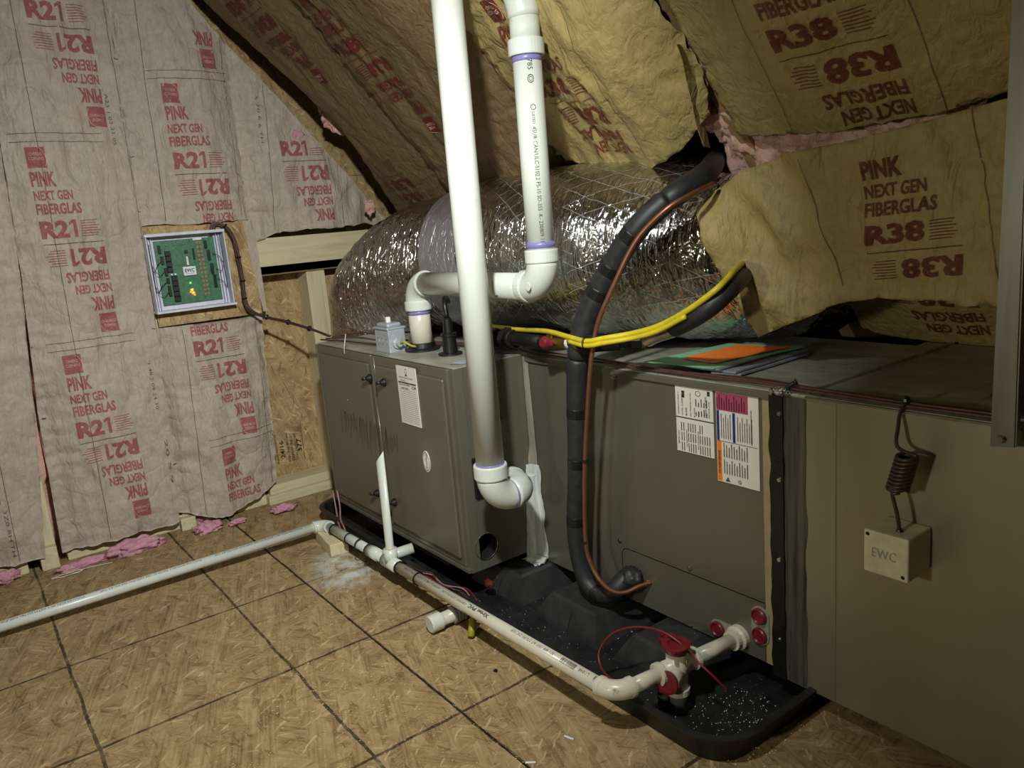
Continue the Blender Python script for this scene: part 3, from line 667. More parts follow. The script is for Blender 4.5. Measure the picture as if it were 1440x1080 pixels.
# ---------------------------------------------------------------- circuit board box on the gable wall
g = G().box((-2.899, .605, .735), (-2.886, .968, 1.076), .001)
bk = tag(g.out('backing_board', MT['osb_wall'], None, loc=(-2.892, .78, .735)), 'square of OSB sheathing behind the circuit board box', 'board')
bx = thing('control_panel_box', 'shallow light-grey electronics box with a green circuit board on the gable wall', 'control panel', (-2.886, .73, .785))
Y0, Y1, Z0, Z1, XB, XF = .600, .860, .787, 1.043, -2.885, -2.838
G().box((XB, Y0, Z0), (XB+.003, Y1, Z1)).out('back_plate', MT['tray'], bx)
G().box((XB, Y0, Z0), (XF, Y0+.004, Z1), .001).out('side_wall', MT['tray'], bx)
G().box((XB, Y1-.004, Z0), (XF, Y1, Z1), .001).out('side_wall', MT['tray'], bx)
G().box((XB, Y0-.003, Z0-.004), (XF+.006, Y1+.006, Z0+.004), .001).out('bottom_lip', MT['tray'], bx)
G().box((XB, Y0-.003, Z1-.004), (XF+.006, Y1, Z1+.006), .001).out('top_lip', MT['tray'], bx)
for y in (Y0+.012, Y0+.020, Y1-.024, Y1-.014): G().box((XB+.003, y, Z0+.004), (XB+.02, y+.002, Z1-.004)).out('inner_rib', MT['tray'], bx)
px0 = XB+.012
pb = G().box((px0, Y0+.030, Z0+.020), (px0+.002, Y1-.030, Z1-.018), .0005).out('circuit_board', MT['pcb'], bx)
def bp(u, v): return (Y0+.030+u*.2, Z0+.020+v*.218)
def comp(name, u, v, w_, h_, d, mat, par=pb, lab=None):
    y, z = bp(u, v); return G().box((px0+.002, y-w_/2, z-h_/2), (px0+.002+d, y+w_/2, z+h_/2), min(d, w_, h_)*.08).out(name, mat, par, label=lab)
for i in range(4): comp('relay', .19, .80-.085*i, .017, .016, .012, MT['dirt'])
for i in range(5): comp('relay', .235, .41-.082*i, .019, .016, .012, MT['dirt'])
for u, v, n in ((.07, .87, 3), (.09, .70, 3), (.12, .52, 3), (.13, .38, 2), (.13, .22, 4)): comp('terminal_block', u, v, .009, .009*n, .010, MT['black'])
for u, v, n in ((.84, .89, 3), (.87, .72, 4), (.89, .50, 4), (.91, .30, 5)): comp('terminal_block', u, v, .009, .009*n, .010, MT['black'])
comp('chip', .50, .80, .012, .012, .004, MT['black']); comp('connector', .62, .76, .005, .038, .008, MT['black'])
for u in (.2, .33, .46): comp('capacitor', u, .93, .011, .006, .006, MT['chrome'])
comp('label_strip', .72, .985, .03, .006, .001, MT['white'])
comp('capacitor', .20, .47, .006, .006, .010, MT['white']); comp('capacitor', .26, .47, .006, .006, .010, MT['white'])
g = G()
for col_ in (.70, .755):
    for i in range(13):
        y, z = bp(col_+.012*(i/13), .93-.068*i); g.box((px0+.002, y-.0045, z-.0042), (px0+.006, y+.0045, z+.0036))
g.out('terminal_row', plain('copper_terminals', (150, 116, 84), .5, .2, .3, 200), pb)
comp('antenna_stub', .49, .66, .006, .03, .012, MT['white'])
tg = comp('logo_tag', .50, .50, .042, .030, .012, MT['white'], lab='small white tag with blue letters')
y, z = bp(.50, .50); g = G()
put_text(g, 'EWC', lambda a, b: V3((px0+.0146, y-.016+a, z-.004+b)), 0, 0, .032, .013, .03)
put_rect(g, lambda a, b: V3((px0+.0146, y-.014+a, z-.009+b)), 0, 0, .028, .0012)
g.out('blue_lettering', MT['blue'], tg)
for u, v, m_, s in ((.49, .31, 'led_green', .0022), (.50, .20, 'led_yellow', .003), (.51, .15, 'led_red', .0045), (.47, .165, 'led_red', .002), (.53, .115, 'led_red', .002)):
    y, z = bp(u, v); G().lathe([(s, 0), (s, .004), (s*.6, .006)], (px0+.002, y, z), (1, 0, 0), 10).out('indicator_light', MT[m_], pb)
for k, (u, v) in enumerate(((.06, .68), (.08, .52), (.10, .36), (.1, .2), (.93, .74), (.95, .5), (.95, .33))):
    y, z = bp(u, v); e = Y0+.012 if u < .5 else Y1-.012
    G().tube(smoothpath([(px0+.012, y, z), (px0+.024, (y+e)/2, z-.01), (px0+.018, e, z+(.02 if k % 2 else -.03)), (px0+.014, e, z+.06)], 5), .0011, 6).out('wire', MT['brown_wire'] if k % 2 else MT['dark_wire'], bx)
G().box((XF-.006, Y1-.0005, .893), (XF, Y1+.001, .930)).out('violet_sticker', MT['blue_tape'], bx)
# translucent strip of paper edging beside it
G().quad((-2.892, .925, 1.075), (-2.885, .985, 1.072), (-2.885, .982, .73), (-2.892, .965, .73), .001)
g = G().quad((-2.886, .945, 1.08), (-2.884, .985, 1.08), (-2.882, .985, .74), (-2.886, .972, .74), .0015)
tag(g.out('paper_strip', MT['kraft_wall'], None, loc=(-2.885, .97, .74)), 'loose grey paper edge hanging right of the circuit board box', 'insulation')

# cable bundle from the box to the furnace
bpx = [(295, 330, -2.85), (302, 314, -2.845), (316, 318, -2.84), (328, 335, -2.84), (335, 362, -2.84), (341, 395, -2.84), (344, 420, -2.84), (352, 436, -2.83), (375, 446, -2.79), (405, 453, -2.72), (435, 462, -2.63), (463, 472, -2.53)]
base_pts = [P(a, b, x=x) for a, b, x in bpx]
cb = thing('cable_bundle', 'zip-tied brown cable bundle looping from the circuit board box to the furnace', 'cable', base_pts[0])
for k in range(5):
    a = 2*math.pi*k/5; off = V3((math.cos(a)*.0046, math.sin(a)*.0046, math.cos(a+1)*.003))
    ctrl = [p+off+V3([R_.uniform(-.0015, .0015) for _ in range(3)]) for p in base_pts]
    G().tube(smoothpath(ctrl, 6), .0032, 7).out('cable', MT[('brown_wire', 'dark_wire', 'bundle_wire')[k % 3]], cb, smooth=True)
for i in (2, 4, 5, 6, 8, 9, 10):
    p = base_pts[i]; d = (base_pts[i+1]-base_pts[i-1]).normalized()
    G().lathe([(.0095, -.003), (.0108, 0), (.0095, .003)], p, d, 12).out('zip_tie', MT['black'], cb)

# OSB grade stamp
g = G(); fn = lambda a, b: V3((-2.9985, 1.03-b*1.0+0, .20+a))
SY = .05
def stamp(s, y, z, w_, h_): put_text(g, s, lambda a, b: V3((-2.9988, y-SY-b, z+a)), 0, 0, w_, h_, .02)
SY = .05
stamp('APA', .995, .14, .10, .018); stamp('THE ENGINEERED', 1.022, .12, .12, .008); stamp('WOOD ASSOCIATION', 1.035, .12, .12, .008); stamp('24/16', 1.062, .14, .07, .018)
stamp('SIZED FOR SPACING', 1.082, .12, .12, .008); stamp('EXPOSURE 1', 1.098, .12, .10, .009); stamp('377', 1.135, .15, .055, .02); stamp('15/32 CATEGORY', 1.115, .12, .11, .008)
stamp('377', 1.29, .15, .055, .02); stamp('24/16', 1.25, .14, .07, .018)
for y in (1.004, 1.14):
    y -= SY; g.add([V3((-2.9988, y, .11)), V3((-2.9988, y+.002, .11)), V3((-2.9988, y+.002, .27)), V3((-2.9988, y, .27))], [(0, 1, 2, 3)])
g.out('grade_stamp', MT['black_ink'], wl)

# ---------------------------------------------------------------- drain pan
pn = thing('drain_pan', 'long black plastic drain pan with moulded risers on the floor under the furnace', 'drain pan', (-1.7, 1.4, 0))
PX0, PX1, PY0, PY1, PH, PR = -2.60, -.792, .957, 1.92, .060, .085
def rrect(ins, z, n=8):
    out = []
    for cx, cy, a0 in ((PX1-PR, PY1-PR, 0), (PX0+PR, PY1-PR, 90), (PX0+PR, PY0+PR, 180), (PX1-PR, PY0+PR, 270)):
        for i in range(n+1):
            a = math.radians(a0+90*i/n); r = max(.01, PR-ins); out.append(V3((cx+math.cos(a)*r, cy+math.sin(a)*r, z)))
    return out
rings = [rrect(.014, 0), rrect(.002, PH-.006), rrect(-.010, PH-.004), rrect(-.012, PH), rrect(.004, PH+.001), rrect(.010, PH-.006), rrect(.020, .010), rrect(.03, .004)]
g = G(); n = len(rings[0])
g.add([p for r in rings for p in r], [(i*n+k, i*n+(k+1) % n, (i+1)*n+(k+1) % n, (i+1)*n+k) for i in range(len(rings)-1) for k in range(n)]+[tuple(range(n))[::-1], tuple((len(rings)-1)*n+k for k in range(n))])
g.out('basin', MT['pan'], pn)
def riser(x, y, sx=.075, sy=.075, top=.62, z1=.070, par=pn):
    g = G(); b = [(-1, -1), (1, -1), (1, 1), (-1, 1)]
    vs = [V3((x+sx*a, y+sy*c, .003)) for a, c in b]+[V3((x+sx*top*a, y+sy*top*c, z1-.006)) for a, c in b]+[V3((x+sx*(top-.06)*a, y+sy*(top-.06)*c, z1)) for a, c in b]
    fs = [(3, 2, 1, 0), (8, 9, 10, 11)]+[(i+4*k, (i+1) % 4+4*k, (i+1) % 4+4*(k+1), i+4*(k+1)) for k in (0, 1) for i in range(4)]
    g.add(vs, fs)
    for d in (-1, 1): # vertical flute down the front
        g.add([V3((x-.016, y+d*(sy+.004), .003)), V3((x+.016, y+d*(sy+.004), .003)), V3((x+.010, y+d*(sy*.80), z1*.7)), V3((x-.010, y+d*(sy*.80), z1*.7))], [(0, 1, 2, 3)])
    g.box((x-sx*.3, y-sy*.3, z1-.001), (x+sx*.3, y+sy*.3, z1+.001), .0005)
    return g.out('riser', MT['riser'], par)
for x in (-2.40, -2.02, -1.665, -1.375, -1.085): 
    for y in (1.19, 1.62): riser(x, y, .12, .11, .70, .067)
# wood blocking that carries furnace and coil out of sight
# ---------------------------------------------------------------- furnace
ZT = .645; FB = .095
fu = thing('furnace', 'tall grey-brown metal gas furnace cabinet with two doors, lying on its side', 'furnace', (-2.065, 1.37, FB))
G().box((-2.49, 1.010, FB), (-1.70, 1.75, ZT), .002).out('cabinet', MT['cab'], fu)
for x in (-2.35, -1.8):
    for y in (1.1, 1.6): G().box((x-.03, y-.03, .071), (x+.03, y+.03, FB)).out('support_pad', MT['black'], fu)
# right side panel with the round knockout
def holed_panel(x0, x1, y0, y1, z0, z1, cy, cz, r, n=32):
    g = G(); ring = []
    for i in range(n):
        a = 2*math.pi*(i+.5)/n; c, s = math.cos(a), math.sin(a)
        k = min(((y1-cy) if c > 0 else (y0-cy))/c if abs(c) > 1e-6 else 1e9, ((z1-cz) if s > 0 else (z0-cz))/s if abs(s) > 1e-6 else 1e9)
        ring.append((cy+r*c, cz+r*s, cy+k*c, cz+k*s))
    for x in (x1, x0):
        g.v += [V3((x, a, b)) for a, b, _, _ in ring]+[V3((x, c, d)) for _, _, c, d in ring]
    for i in range(n):
        j = (i+1) % n
        g.f += [(i, n+i, n+j, j), (2*n+j, 3*n+j, 3*n+i, 2*n+i), (i, j, 2*n+j, 2*n+i), (n+i, 3*n+i, 3*n+j, n+j)]
    # corners
    for (yy, zz) in ((y0, z0), (y1, z0), (y1, z1), (y0, z1)):
        best = sorted(range(n), key=lambda i: (ring[i][2]-yy)**2+(ring[i][3]-zz)**2)[:2]
        i, j = best; k = len(g.v); g.v += [V3((x1, yy, zz)), V3((x0, yy, zz))]
        g.f += [(n+i, k, n+j), (3*n+j, k+1, 3*n+i), (n+i, 3*n+i, k+1, k), (n+j, k, k+1, 3*n+j)]
    return g
HC = (1.052, .156)
sp = holed_panel(-1.70, -1.64, 1.004, 1.75, FB, ZT, HC[0], HC[1], .036).out('side_panel', MT['cab'], fu)
G().lathe([(.0355, 0), (.0355, .001)], (-1.699, *HC), (1, 0, 0), 28).tube([(-1.699, *HC), (-1.6405, *HC)], .0354, 32, cap=False).out('knockout_interior', MT['blackflat'], fu)
G().tube([V3((-1.639, HC[0]+.0365*math.cos(a*math.pi/14), HC[1]+.0365*math.sin(a*math.pi/14))) for a in range(28)], .0014, 6, closed=True).out('knockout_rim', MT['chrome'], fu)
G().box((-1.6415, 1.0, FB), (-1.6385, 1.03, ZT), .001).out('corner_flange', MT['cab2'], fu)
def door(x0, x1, nm='door'):
    d = G().box((x0, .998, FB+.012), (x1, 1.012, ZT-.003), .002).out(nm, MT['cab'], fu)
    g = G().box((x0+.016, .991, FB+.03), (x1-.014, 1.0, ZT-.028), .006, seg=3); g.out('raised_field', MT['cab'], d, smooth=False)
    return d
d1 = door(-2.478, -2.088); d2 = door(-2.074, -1.665)
G().box((-2.49, .996, FB), (-2.482, 1.012, ZT), .001).out('corner_flange', MT['cab2'], fu)
G().box((-2.482, .994, FB-.001), (-1.645, 1.012, FB+.010), .001).out('bottom_rail', MT['cab2'], fu)
# light edge beads by the door gap (two stretches)
G().tube([P(525, 502, y=.992), P(530, 548, y=.992)], .0025, 8).out('edge_bead', MT['cab2'], d1, smooth=True)
G().tube([P(530.5, 571, y=.992), P(539, 636, y=.992), P(548, 730, y=.992)], .0025, 8).out('edge_bead', MT['cab2'], d1, smooth=True)
def latch(px, py, par, fl=1):
    p = P(px, py, y=.985); l = G().lathe([(.012, 0), (.013, .004), (.009, .010), (.006, .014)], (p.x, .992, p.z), (0, -1, 0), 18).out('latch', MT['black'], par, smooth=False)
    G().box((p.x-.016*1, .968, p.z-.005), (p.x+.006, .980, p.z+.005), .003, Matrix.Rotation(-.25*fl, 3, 'Y')).out('latch_lever', MT['black'], l)
latch(518, 532, d1); latch(538, 538, d2); latch(553, 707, d2); latch(529, 694, d1)
G().lathe([(.0035, 0), (.003, .002)], (P(489, 563, y=.991).x, .991, P(489, 563, y=.991).z), (0, -1, 0), 12).out('screw', MT['chrome'], d1)
# dusty streaks where a sticker was pulled off
g = G()
for k in range(34):
    u = k/33; a = P(480+63*u+R_.uniform(-2, 2), 573+23*u+R_.uniform(0, 10), y=.99); b = P(482+63*u, 613+42*u-R_.uniform(0, 22), y=.99); g.quad(V3((a.x, .9903, a.z)), V3((a.x+.0035+R_.random()*.004, .9903, a.z)), V3((b.x+.003, .9903, b.z)), V3((b.x, .9903, b.z)))
g.out('adhesive_residue', MT['greystreak'], d1)
g = G()
for k in range(8):
    x = 543+k*2.0; a = P(x, 610+R_.uniform(0, 8), y=.99); b = P(x+2, 640-R_.uniform(0, 10), y=.99); g.quad(V3((a.x, .9903, a.z)), V3((a.x+.005, .9903, a.z)), V3((b.x+.004, .9903, b.z)), V3((b.x, .9903, b.z)))
g.out('adhesive_residue', MT['greystreak'], d2)
# paper service label
a, b = P(565, 517, y=.99), P(597, 602, y=.99)
lx0, lx1, lz1, lz0 = -1.915, -1.808, .632, .468
sl = G().box((lx0, .9885, lz0), (lx1, .9905, lz1)).out('service_label', MT['paper'], d2, label='white paper service sheet with ruled lines')
g = G(); F = lambda x, z: V3((lx0+x, .9882, lz0+z)); W0 = lx1-lx0; H0 = lz1-lz0
for k in range(17): put_rect(g, F, .008, .008+k*.0056, W0-.008, .0086+k*.0056)
put_rect(g, F, .006, H0-.048, W0-.004, H0-.044)
put_ring(g, F, W0*.5, H0-.014, .006, .009, .25, 18); put_rect(g, F, W0*.5-.006, H0-.026, W0*.5+.006, H0-.023)
put_text(g, 'SERVICE RECORD', F, .012, H0-.034, W0-.03, .0045, .01); put_text(g, 'filter', F, .02, H0-.042, .03, .004, .01)
put_text(g, 'Changed filter', F, .008, H0-.055, .062, .006, .03); put_text(g, 'and belts', F, .02, H0-.064, .04, .006, .03); put_text(g, '1/24', F, W0-.028, H0-.060, .022, .010, .03)
g.out('label_print', MT['black_ink'], sl)
# oval badge
c = P(600, 649, y=.99); bd = G().lathe([(.030, 0), (.030, .0015)], (0, 0, 0), (0, -1, 0), 32)
for v in bd.v: v.z *= 1.0; v.x *= .62; v += V3((c.x, .9905, c.z)); 
bd = bd.out('badge', MT['white'], d2, label='white oval maker badge')
g = G(); F = lambda x, z: V3((c.x+x, .9885, c.z+z)); put_ring(g, F, 0, 0, .0165, .027, .10, 32)
put_text(g, 'Payne', lambda a, b: V3((c.x-.0045+b, .9886, c.z+.021-a)), 0, 0, .042, .011, .03)
g.out('badge_print', MT['red_ink_roof'], bd)
# black exhaust gasket
G().box((-1.641, 1.032, .295), (-1.632, 1.112, .405), .002).out('exhaust_gasket', MT['black'], fu)
# folded top plate and scraps of foil tape on the furnace top
g = G().box((-2.49, 1.004, ZT-.001), (-1.64, 1.75, ZT+.002)); g.out('top_panel', MT['deck'], fu)

# ---------------------------------------------------------------- evaporator coil cabinet
CB = .068
cc = thing('coil_cabinet', 'wide grey evaporator coil cabinet right of the furnace, with warning labels', 'coil cabinet', (-1.26, 1.48, CB))
cbx = G().box((-1.64, 1.225, CB), (-.868, 1.75, .640), .002).out('cabinet', MT['cab'], cc)
for x in (-1.5, -1.0): G().box((x-.04, 1.3, .070), (x+.04, 1.6, .074)).out('support_pad', MT['black'], cc)
G().box((-1.63, 1.218, .628), (-.868, 1.227, .643), .002).out('top_flange', MT['cab2'], cc)
G().box((-1.64, 1.225, .640), (-.868, 1.75, .645)).out('top_panel', MT['deck'], cc)
G().box((-.893, 1.2235, CB+.002), (-.872, 1.226, .628)).out('cut_edge_strip', MT['cream'], cc)
# access panel outline: a shallow raised plate with a rounded corner
g = G(); pr = [(-.894, .203)]
x0, zt, r = -1.300, .203, .022
for i in range(7):
    a = math.pi/2+math.pi/2*i/6; pr.append((x0+r+r*math.cos(a), zt-r+r*math.sin(a)))
pr += [(x0, .072), (-.894, .072)]
n = len(pr); g.add([V3((x, 1.2215, z)) for x, z in pr]+[V3((x, 1.226, z)) for x, z in pr], [tuple(range(n))]+[(i, i+n, (i+1) % n+n, (i+1) % n) for i in range(n)])
ap = g.out('access_panel', MT['cab'], cc)
g = G(); 
for i in range(n-2):
    a, b = pr[i], pr[i+1]; g.tube([V3((a[0], 1.2213, a[1])), V3((b[0], 1.2213, b[1]))], .0012, 5)
g.out('panel_gap', MT['blackflat'], ap)
for (a, b) in ((871, 760), (969, 799), (974, 881), (863, 527)):
    p = P(a, b, y=1.222); G().lathe([(.0055, 0), (.0055, .002), (.003, .004)], (p.x, 1.224, p.z), (0, -1, 0), 8).out('screw', MT['chrome'], cc)
# labels
def label_box(nm, x0, x1, z0, z1, lab): return G().box((x0, 1.2225, z0), (x1, 1.2245, z1), .0006, seg=1).out(nm, MT['paper'], cc, label=lab)
def vtext(g, s, x, z, w_, h_, bold=.015):  # reads upwards
    put_text(g, s, lambda a, b: V3((x-b, 1.2219, z+a)), 0, 0, w_, h_, bold)
L1 = label_box('rating_label', -1.110, -1.010, .560, .632, 'upper white rating label')
g = G(); Fc = lambda x, z: V3((x, 1.2219, z))
for k, (s, w_, h_) in enumerate((('ASSEMBLED IN MEXICO', .05, .003), ('COIL CASING', .045, .004), ('MODEL', .018, .005), ('MAX PRESSURE 450 PSIG', .05, .003), ('R-410A', .02, .004), ('TXV', .015, .004))):
    vtext(g, s, -1.100+k*.011, .565, w_, h_)
for k in range(5):
    for j in range(2): put_rect(g, Fc, -1.055+k*.007, .568+j*.02, -1.0525+k*.007, .568+j*.02+.008+R_.random()*.010)
vtext(g, 'DESIGN CERTIFIED', -1.026, .568, .045, .004); vtext(g, 'INDOOR COIL', -1.018, .568, .035, .0035)
put_ring(g, Fc, -1.048, .616, .007, .006, .2, 12); put_rect(g, Fc, -1.024, .614, -1.017, .624); put_rect(g, Fc, -1.092, .603, -1.084, .618)
g.out('label_print', MT['black_ink'], L1)
L2 = label_box('warning_label', -1.110, -1.010, .483, .557, 'lower white warning label')
g = G()
vtext(g, 'IMPORTANT', -1.101, .50, .03, .004)
for k in range(13):
    x = -1.096+k*.0062
    if k in (2, 7): vtext(g, 'WARNING', x+.004, .495, .04, .0035); continue
    for j in range(3):
        if k > 9 and j == 2: continue
        put_rect(g, Fc, x, .486+j*.022, x+.0022, .486+j*.022+.019)
g.out('label_print', MT['black_ink'], L2)
L3 = label_box('hazard_label', -1.003, -.901, .438, .628, 'tall label with magenta, blue and orange fields')
G().box((-1.001, 1.2218, .590), (-.925, 1.2226, .626)).out('magenta_field', MT['magenta'], L3)
G().box((-1.001, 1.2218, .527), (-.995, 1.2226, .589)).out('blue_field', MT['blue'], L3)
G().box((-.962, 1.2218, .527), (-.956, 1.2226, .588)).out('blue_field', MT['blue'], L3)
G().box((-1.001, 1.2218, .441), (-.991, 1.2226, .526)).out('orange_field', MT['orange_print'], L3)
g = G()
def Fd(x, z): return V3((x, 1.2212, z))
for k in range(11): put_rect(g, Fd, -.994+k*.006, .593, -.992+k*.006, .622-.006*(k % 3))
for k in range(5): put_rect(g, Fd, -.990+k*.0055, .532, -.9885+k*.0055, .584-.008*(k % 2))
for k in range(7): put_rect(g, Fd, -.950+k*.0055, .532, -.9485+k*.0055, .582-.01*(k % 2))
for k in range(10):
    for j in range(2): put_rect(g, Fd, -.985+k*.0062, .458+j*.035, -.983+k*.0062, .488+j*.035-.004*(k % 3))
put_rect(g, Fd, -1.001, .5255, -.903, .5265); put_rect(g, Fd, -.918, .530, -.9165, .60)
put_text(g, 'WARNING', lambda a, b: V3((-.9935-b, 1.2212, .455+a)), 0, 0, .05, .005, .02)
put_text(g, 'NOTICE', lambda a, b: V3((-.998, 1.2212, .595+a)) if 0 else V3((-.9965-b, 1.2212, .595+a)), 0, 0, .02, .004, .02)
g.add([V3((-.982, 1.2212, .442)), V3((-.970, 1.2212, .442)), V3((-.976, 1.2212, .452))], [(0, 1, 2)])
put_ring(g, Fd, -.947, .447, .004, .004, .4, 10)
g.out('label_print', MT['black_ink'], L3)
# red port plugs
def plug(x, z, par=cc, r=.0175):
    q = G().lathe([(r, 0), (r, .004), (r*.82, .006), (r*.7, .003), (r*.0, .003)], (x, 1.2185, z), (0, -1, 0), 26).out('port_plug', MT['red'], par, label='dark red round plug')
    return q
def stadium(pts, r, nm, mt, y):
    (xa, za), (xb, zb) = pts; g = G(); ring = []
    d = V3((xb-xa, 0, zb-za)).normalized(); nn = V3((-d.z, 0, d.x))
    for (cx, cz), s in (((xb, zb), 1), ((xa, za), -1)):
        for i in range(9):
            a = -math.pi/2+math.pi*i/8; ring.append(V3((cx, y, cz))+(d*math.cos(a)+nn*math.sin(a))*r*s)
    n = len(ring); g.add(ring+[p+V3((0, .004, 0)) for p in ring], [tuple(range(n)), tuple(range(n, 2*n))[::-1]]+[(i, i+n, (i+1) % n+n, (i+1) % n) for i in range(n)]); return g.out(nm, mt, cc)
stadium(((-1.012, .100), (-.965, .100)), .021, 'port_plate', MT['grey'], 1.2205); stadium(((-.905, .171), (-.905, .128)), .021, 'port_plate', MT['grey'], 1.2205)
plug(-1.012, .100); plug(-.905, .171); plug(-.905, .128)
G().lathe([(.026, 0), (.026, .014), (.021, .018), (.021, .03)], (-.957, 1.2235, .104), (0, -1, 0), 22).out('drain_adapter_nut', MT['pvc_cream'], cc)
# mastic stripes at the corner between furnace and coil
g = G(); rr = random.Random(5)
def mast(zs, wl_, wr_, th=.004, name='sealant', mat='mastic', seed=1):
    g = G(); n = len(zs); vs = []
    for i, z in enumerate(zs):
        a = -1.64+wr_[i]+.003*noise.noise(V3((z*60, seed, 0))); b = 1.225-wl_[i]+.004*noise.noise(V3((z*45, seed, 4)))
        vs += [V3((-1.6395+.0008, b, z)), V3((-1.6395+.003+th, 1.218-th*.4, z)), V3((a, 1.2235-.0008, z))]
    g.add(vs, [(3*i+k, 3*i+k+1, 3*i+4+k, 3*i+3+k) for i in range(n-1) for k in (0, 1)])
    vb = len(g.v); return g.out(name, MT[mat], cc, smooth=True)
zz = [.643-(.643-.34)*i/30 for i in range(31)]
mast(zz, [.004+.012*max(0, (i-24)/6) for i in range(31)], [.020+.008*(i/30) for i in range(31)], .002, 'grey_sealant', 'mastic_grey', 3)
zz = [.345-(.345-.080)*i/40 for i in range(41)]
mast(zz, [.022+.022*(i/40) for i in range(41)], [.034+.012*math.sin(i*.4)*.3+.010*i/40 for i in range(41)], .005, 'white_sealant', 'mastic', 8)
tag(lump((-1.625, 1.205, .074), (.035, .03, .008), 6, 'sealant_drip', MT['mastic'], None, 3, .6, 3), 'white sealant drips at the bottom of the corner between furnace and coil cabinet', 'sealant')

# ---------------------------------------------------------------- supply duct to the right
du = thing('supply_duct', 'large galvanized sheet metal duct box running off the right side', 'duct', (-.2, 1.48, .05))
XR = .75
G().box((-.860, 1.225, .052), (XR, 1.80, .640), .0015).out('duct_body', MT['galv'], du)
G().box((-.868, 1.225, .640), (XR, 1.80, .645)).out('duct_top', MT['deck'], du)
G().box((-.80, 1.219, .6395), (XR, 1.226, .6445), .0008).out('bright_top_edge', MT['chrome'], du)
G().box((-.812, 1.24, .645), (-.804, 1.79, .651), .001).out('standing_seam', MT['deck'], du)
G().box((-.742, 1.2235, .054), (-.741, 1.226, .639)).out('crease', MT['galv'], du)
for x in (-.6, .2): G().box((x-.04, 1.35, 0), (x+.04, 1.44, .052), .002).out('support_block', MT['pine2'], du)
g = G(); 
for i in range(60):
    z0_, z1_ = .638-(.638-.056)*i/60, .638-(.638-.056)*(i+1)/60
    w0, w1 = (.003*noise.noise(V3((z*25, 2, 0))) for z in (z0_, z1_)); xa, xb = -.874, -.845
    g.quad((xa+w0, 1.2175+w0, z0_), (xb+w0, 1.2175-w0, z0_), (xb+w1, 1.2175-w1, z1_), (xa+w1, 1.2175+w1, z1_)); g.quad((xb+w0, 1.2175-w0, z0_), (xb+w0, 1.226, z0_), (xb+w1, 1.226, z1_), (xb+w1, 1.2175-w1, z1_)); g.quad((xa+w0, 1.226, z0_), (xa+w0, 1.2175+w0, z0_), (xa+w1, 1.2175+w1, z1_), (xa+w1, 1.226, z1_))
g.out('black_flex_connector', MT['black'], du)
g = G()
for i in range(60):
    z0_, z1_ = .639-(.639-.056)*i/60, .639-(.639-.056)*(i+1)/60
    e0, e1 = (.006*noise.noise(V3((z*14, 9, 0))) for z in (z0_, z1_))
    g.quad((-.846, 1.2222, z0_), (-.801+e0, 1.2238, z0_), (-.801+e1, 1.2238, z1_), (-.846, 1.2222, z1_))
g.out('brushed_sealer_band', MT['sealer'], du)
for b_ in (582, 675, 787, 900):
    p = P(1096, b_, y=1.217); G().lathe([(.005, 0), (.004, .003)], (p.x, 1.2175, p.z), (0, -1, 0), 8).out('screw', MT['chrome'], du)
tag(lump(P(1100, 550, y=1.225), (.022, .012, .008), 5, 'foil_tape_scrap', MT['foil_bits'], None, 4, .5, 2.5), 'crumpled foil tape scrap on the top corner between coil cabinet and duct', 'tape')
G2 = G().tube(smoothpath([P(1104, 548, y=1.225), P(1112, 541, y=1.228), P(1120, 537, y=1.232)], 4), [.004]*8+[.007], 8); tag(G2.out('cable_end', MT['black'], None, smooth=True, loc=P(1110, 543, y=1.228)), 'short black cable stub beside the foil tape scrap', 'cable')

# ---------------------------------------------------------------- hanging strap
st = thing('hanger_strap', 'flat grey steel strap hanging down to the duct near the right edge', 'strap', P(1410, 630, y=1.2))
a, b, c, d = P(1426, 0, y=1.2), P(1448, 0, y=1.2), P(1427, 629, y=1.2), P(1393.5, 627, y=1.2)
top = (a-d)*.25; g = G().quad(d, c, b+V3((0, 0, .15)), a+V3((0, 0, .15)), .003); g.out('strap_plate', MT['strap'], st)
e = V3((.0, .022, 0)); g = G().quad(c, c+e, b+e+V3((0, 0, .15)), b+V3((0, 0, .15)), .002); g.out('strap_flange', MT['strap'], st)
p = P(1409, 617, y=1.197); G().lathe([(.007, 0), (.007, .002), (.0045, .006), (.0045, .008)], p, (0, -1, 0), 8).out('screw', MT['chrome'], st)
p = P(1437, 589, y=1.215); tag(G().lathe([(.007, 0), (.007, .02), (.010, .022), (.010, .03)], p, (1, 0, .1), 12).out('cable_connector', MT['chrome'], None, loc=p), 'small bright metal connector on the duct edge right of the steel strap', 'connector')

# ---------------------------------------------------------------- sensor box with coiled cable
sb = thing('sensor_box', 'small beige square plastic sensor box mounted on the duct side', 'sensor', (-.61, 1.2, .39))
G().box((-.647, 1.150, .382), (-.573, 1.224, .456), .003).out('housing', MT['beige'], sb)
g = G(); put_text(g, 'EWC', lambda a, b: V3((-.632+a, 1.1490, .412+b)), 0, 0, .040, .016, .0); g.out('embossed_lettering', MT['grey'], sb)
for (x, z) in ((-.640, .449), (-.581, .390)): G().lathe([(.0035, 0), (.0025, .0015)], (x, 1.1502, z), (0, -1, 0), 10).out('screw', MT['iron'], sb)
top = V3((-.600, 1.175, .456)); pts = [top, top+V3((-.004, -.002, .03)), top+V3((-.012, -.004, .062))]
pts = smoothpath(pts, 5)
c0 = P(1262, 688, y=1.175); c1 = P(1277, 640, y=1.175); coil = []
for i in range(0, 9*14+1):
    t = i/(9*14); a = 2*math.pi*i/14; c = c0.lerp(c1, t); coil.append(c+V3((math.cos(a)*.016, math.sin(a)*.016, math.sin(a)*.003)))
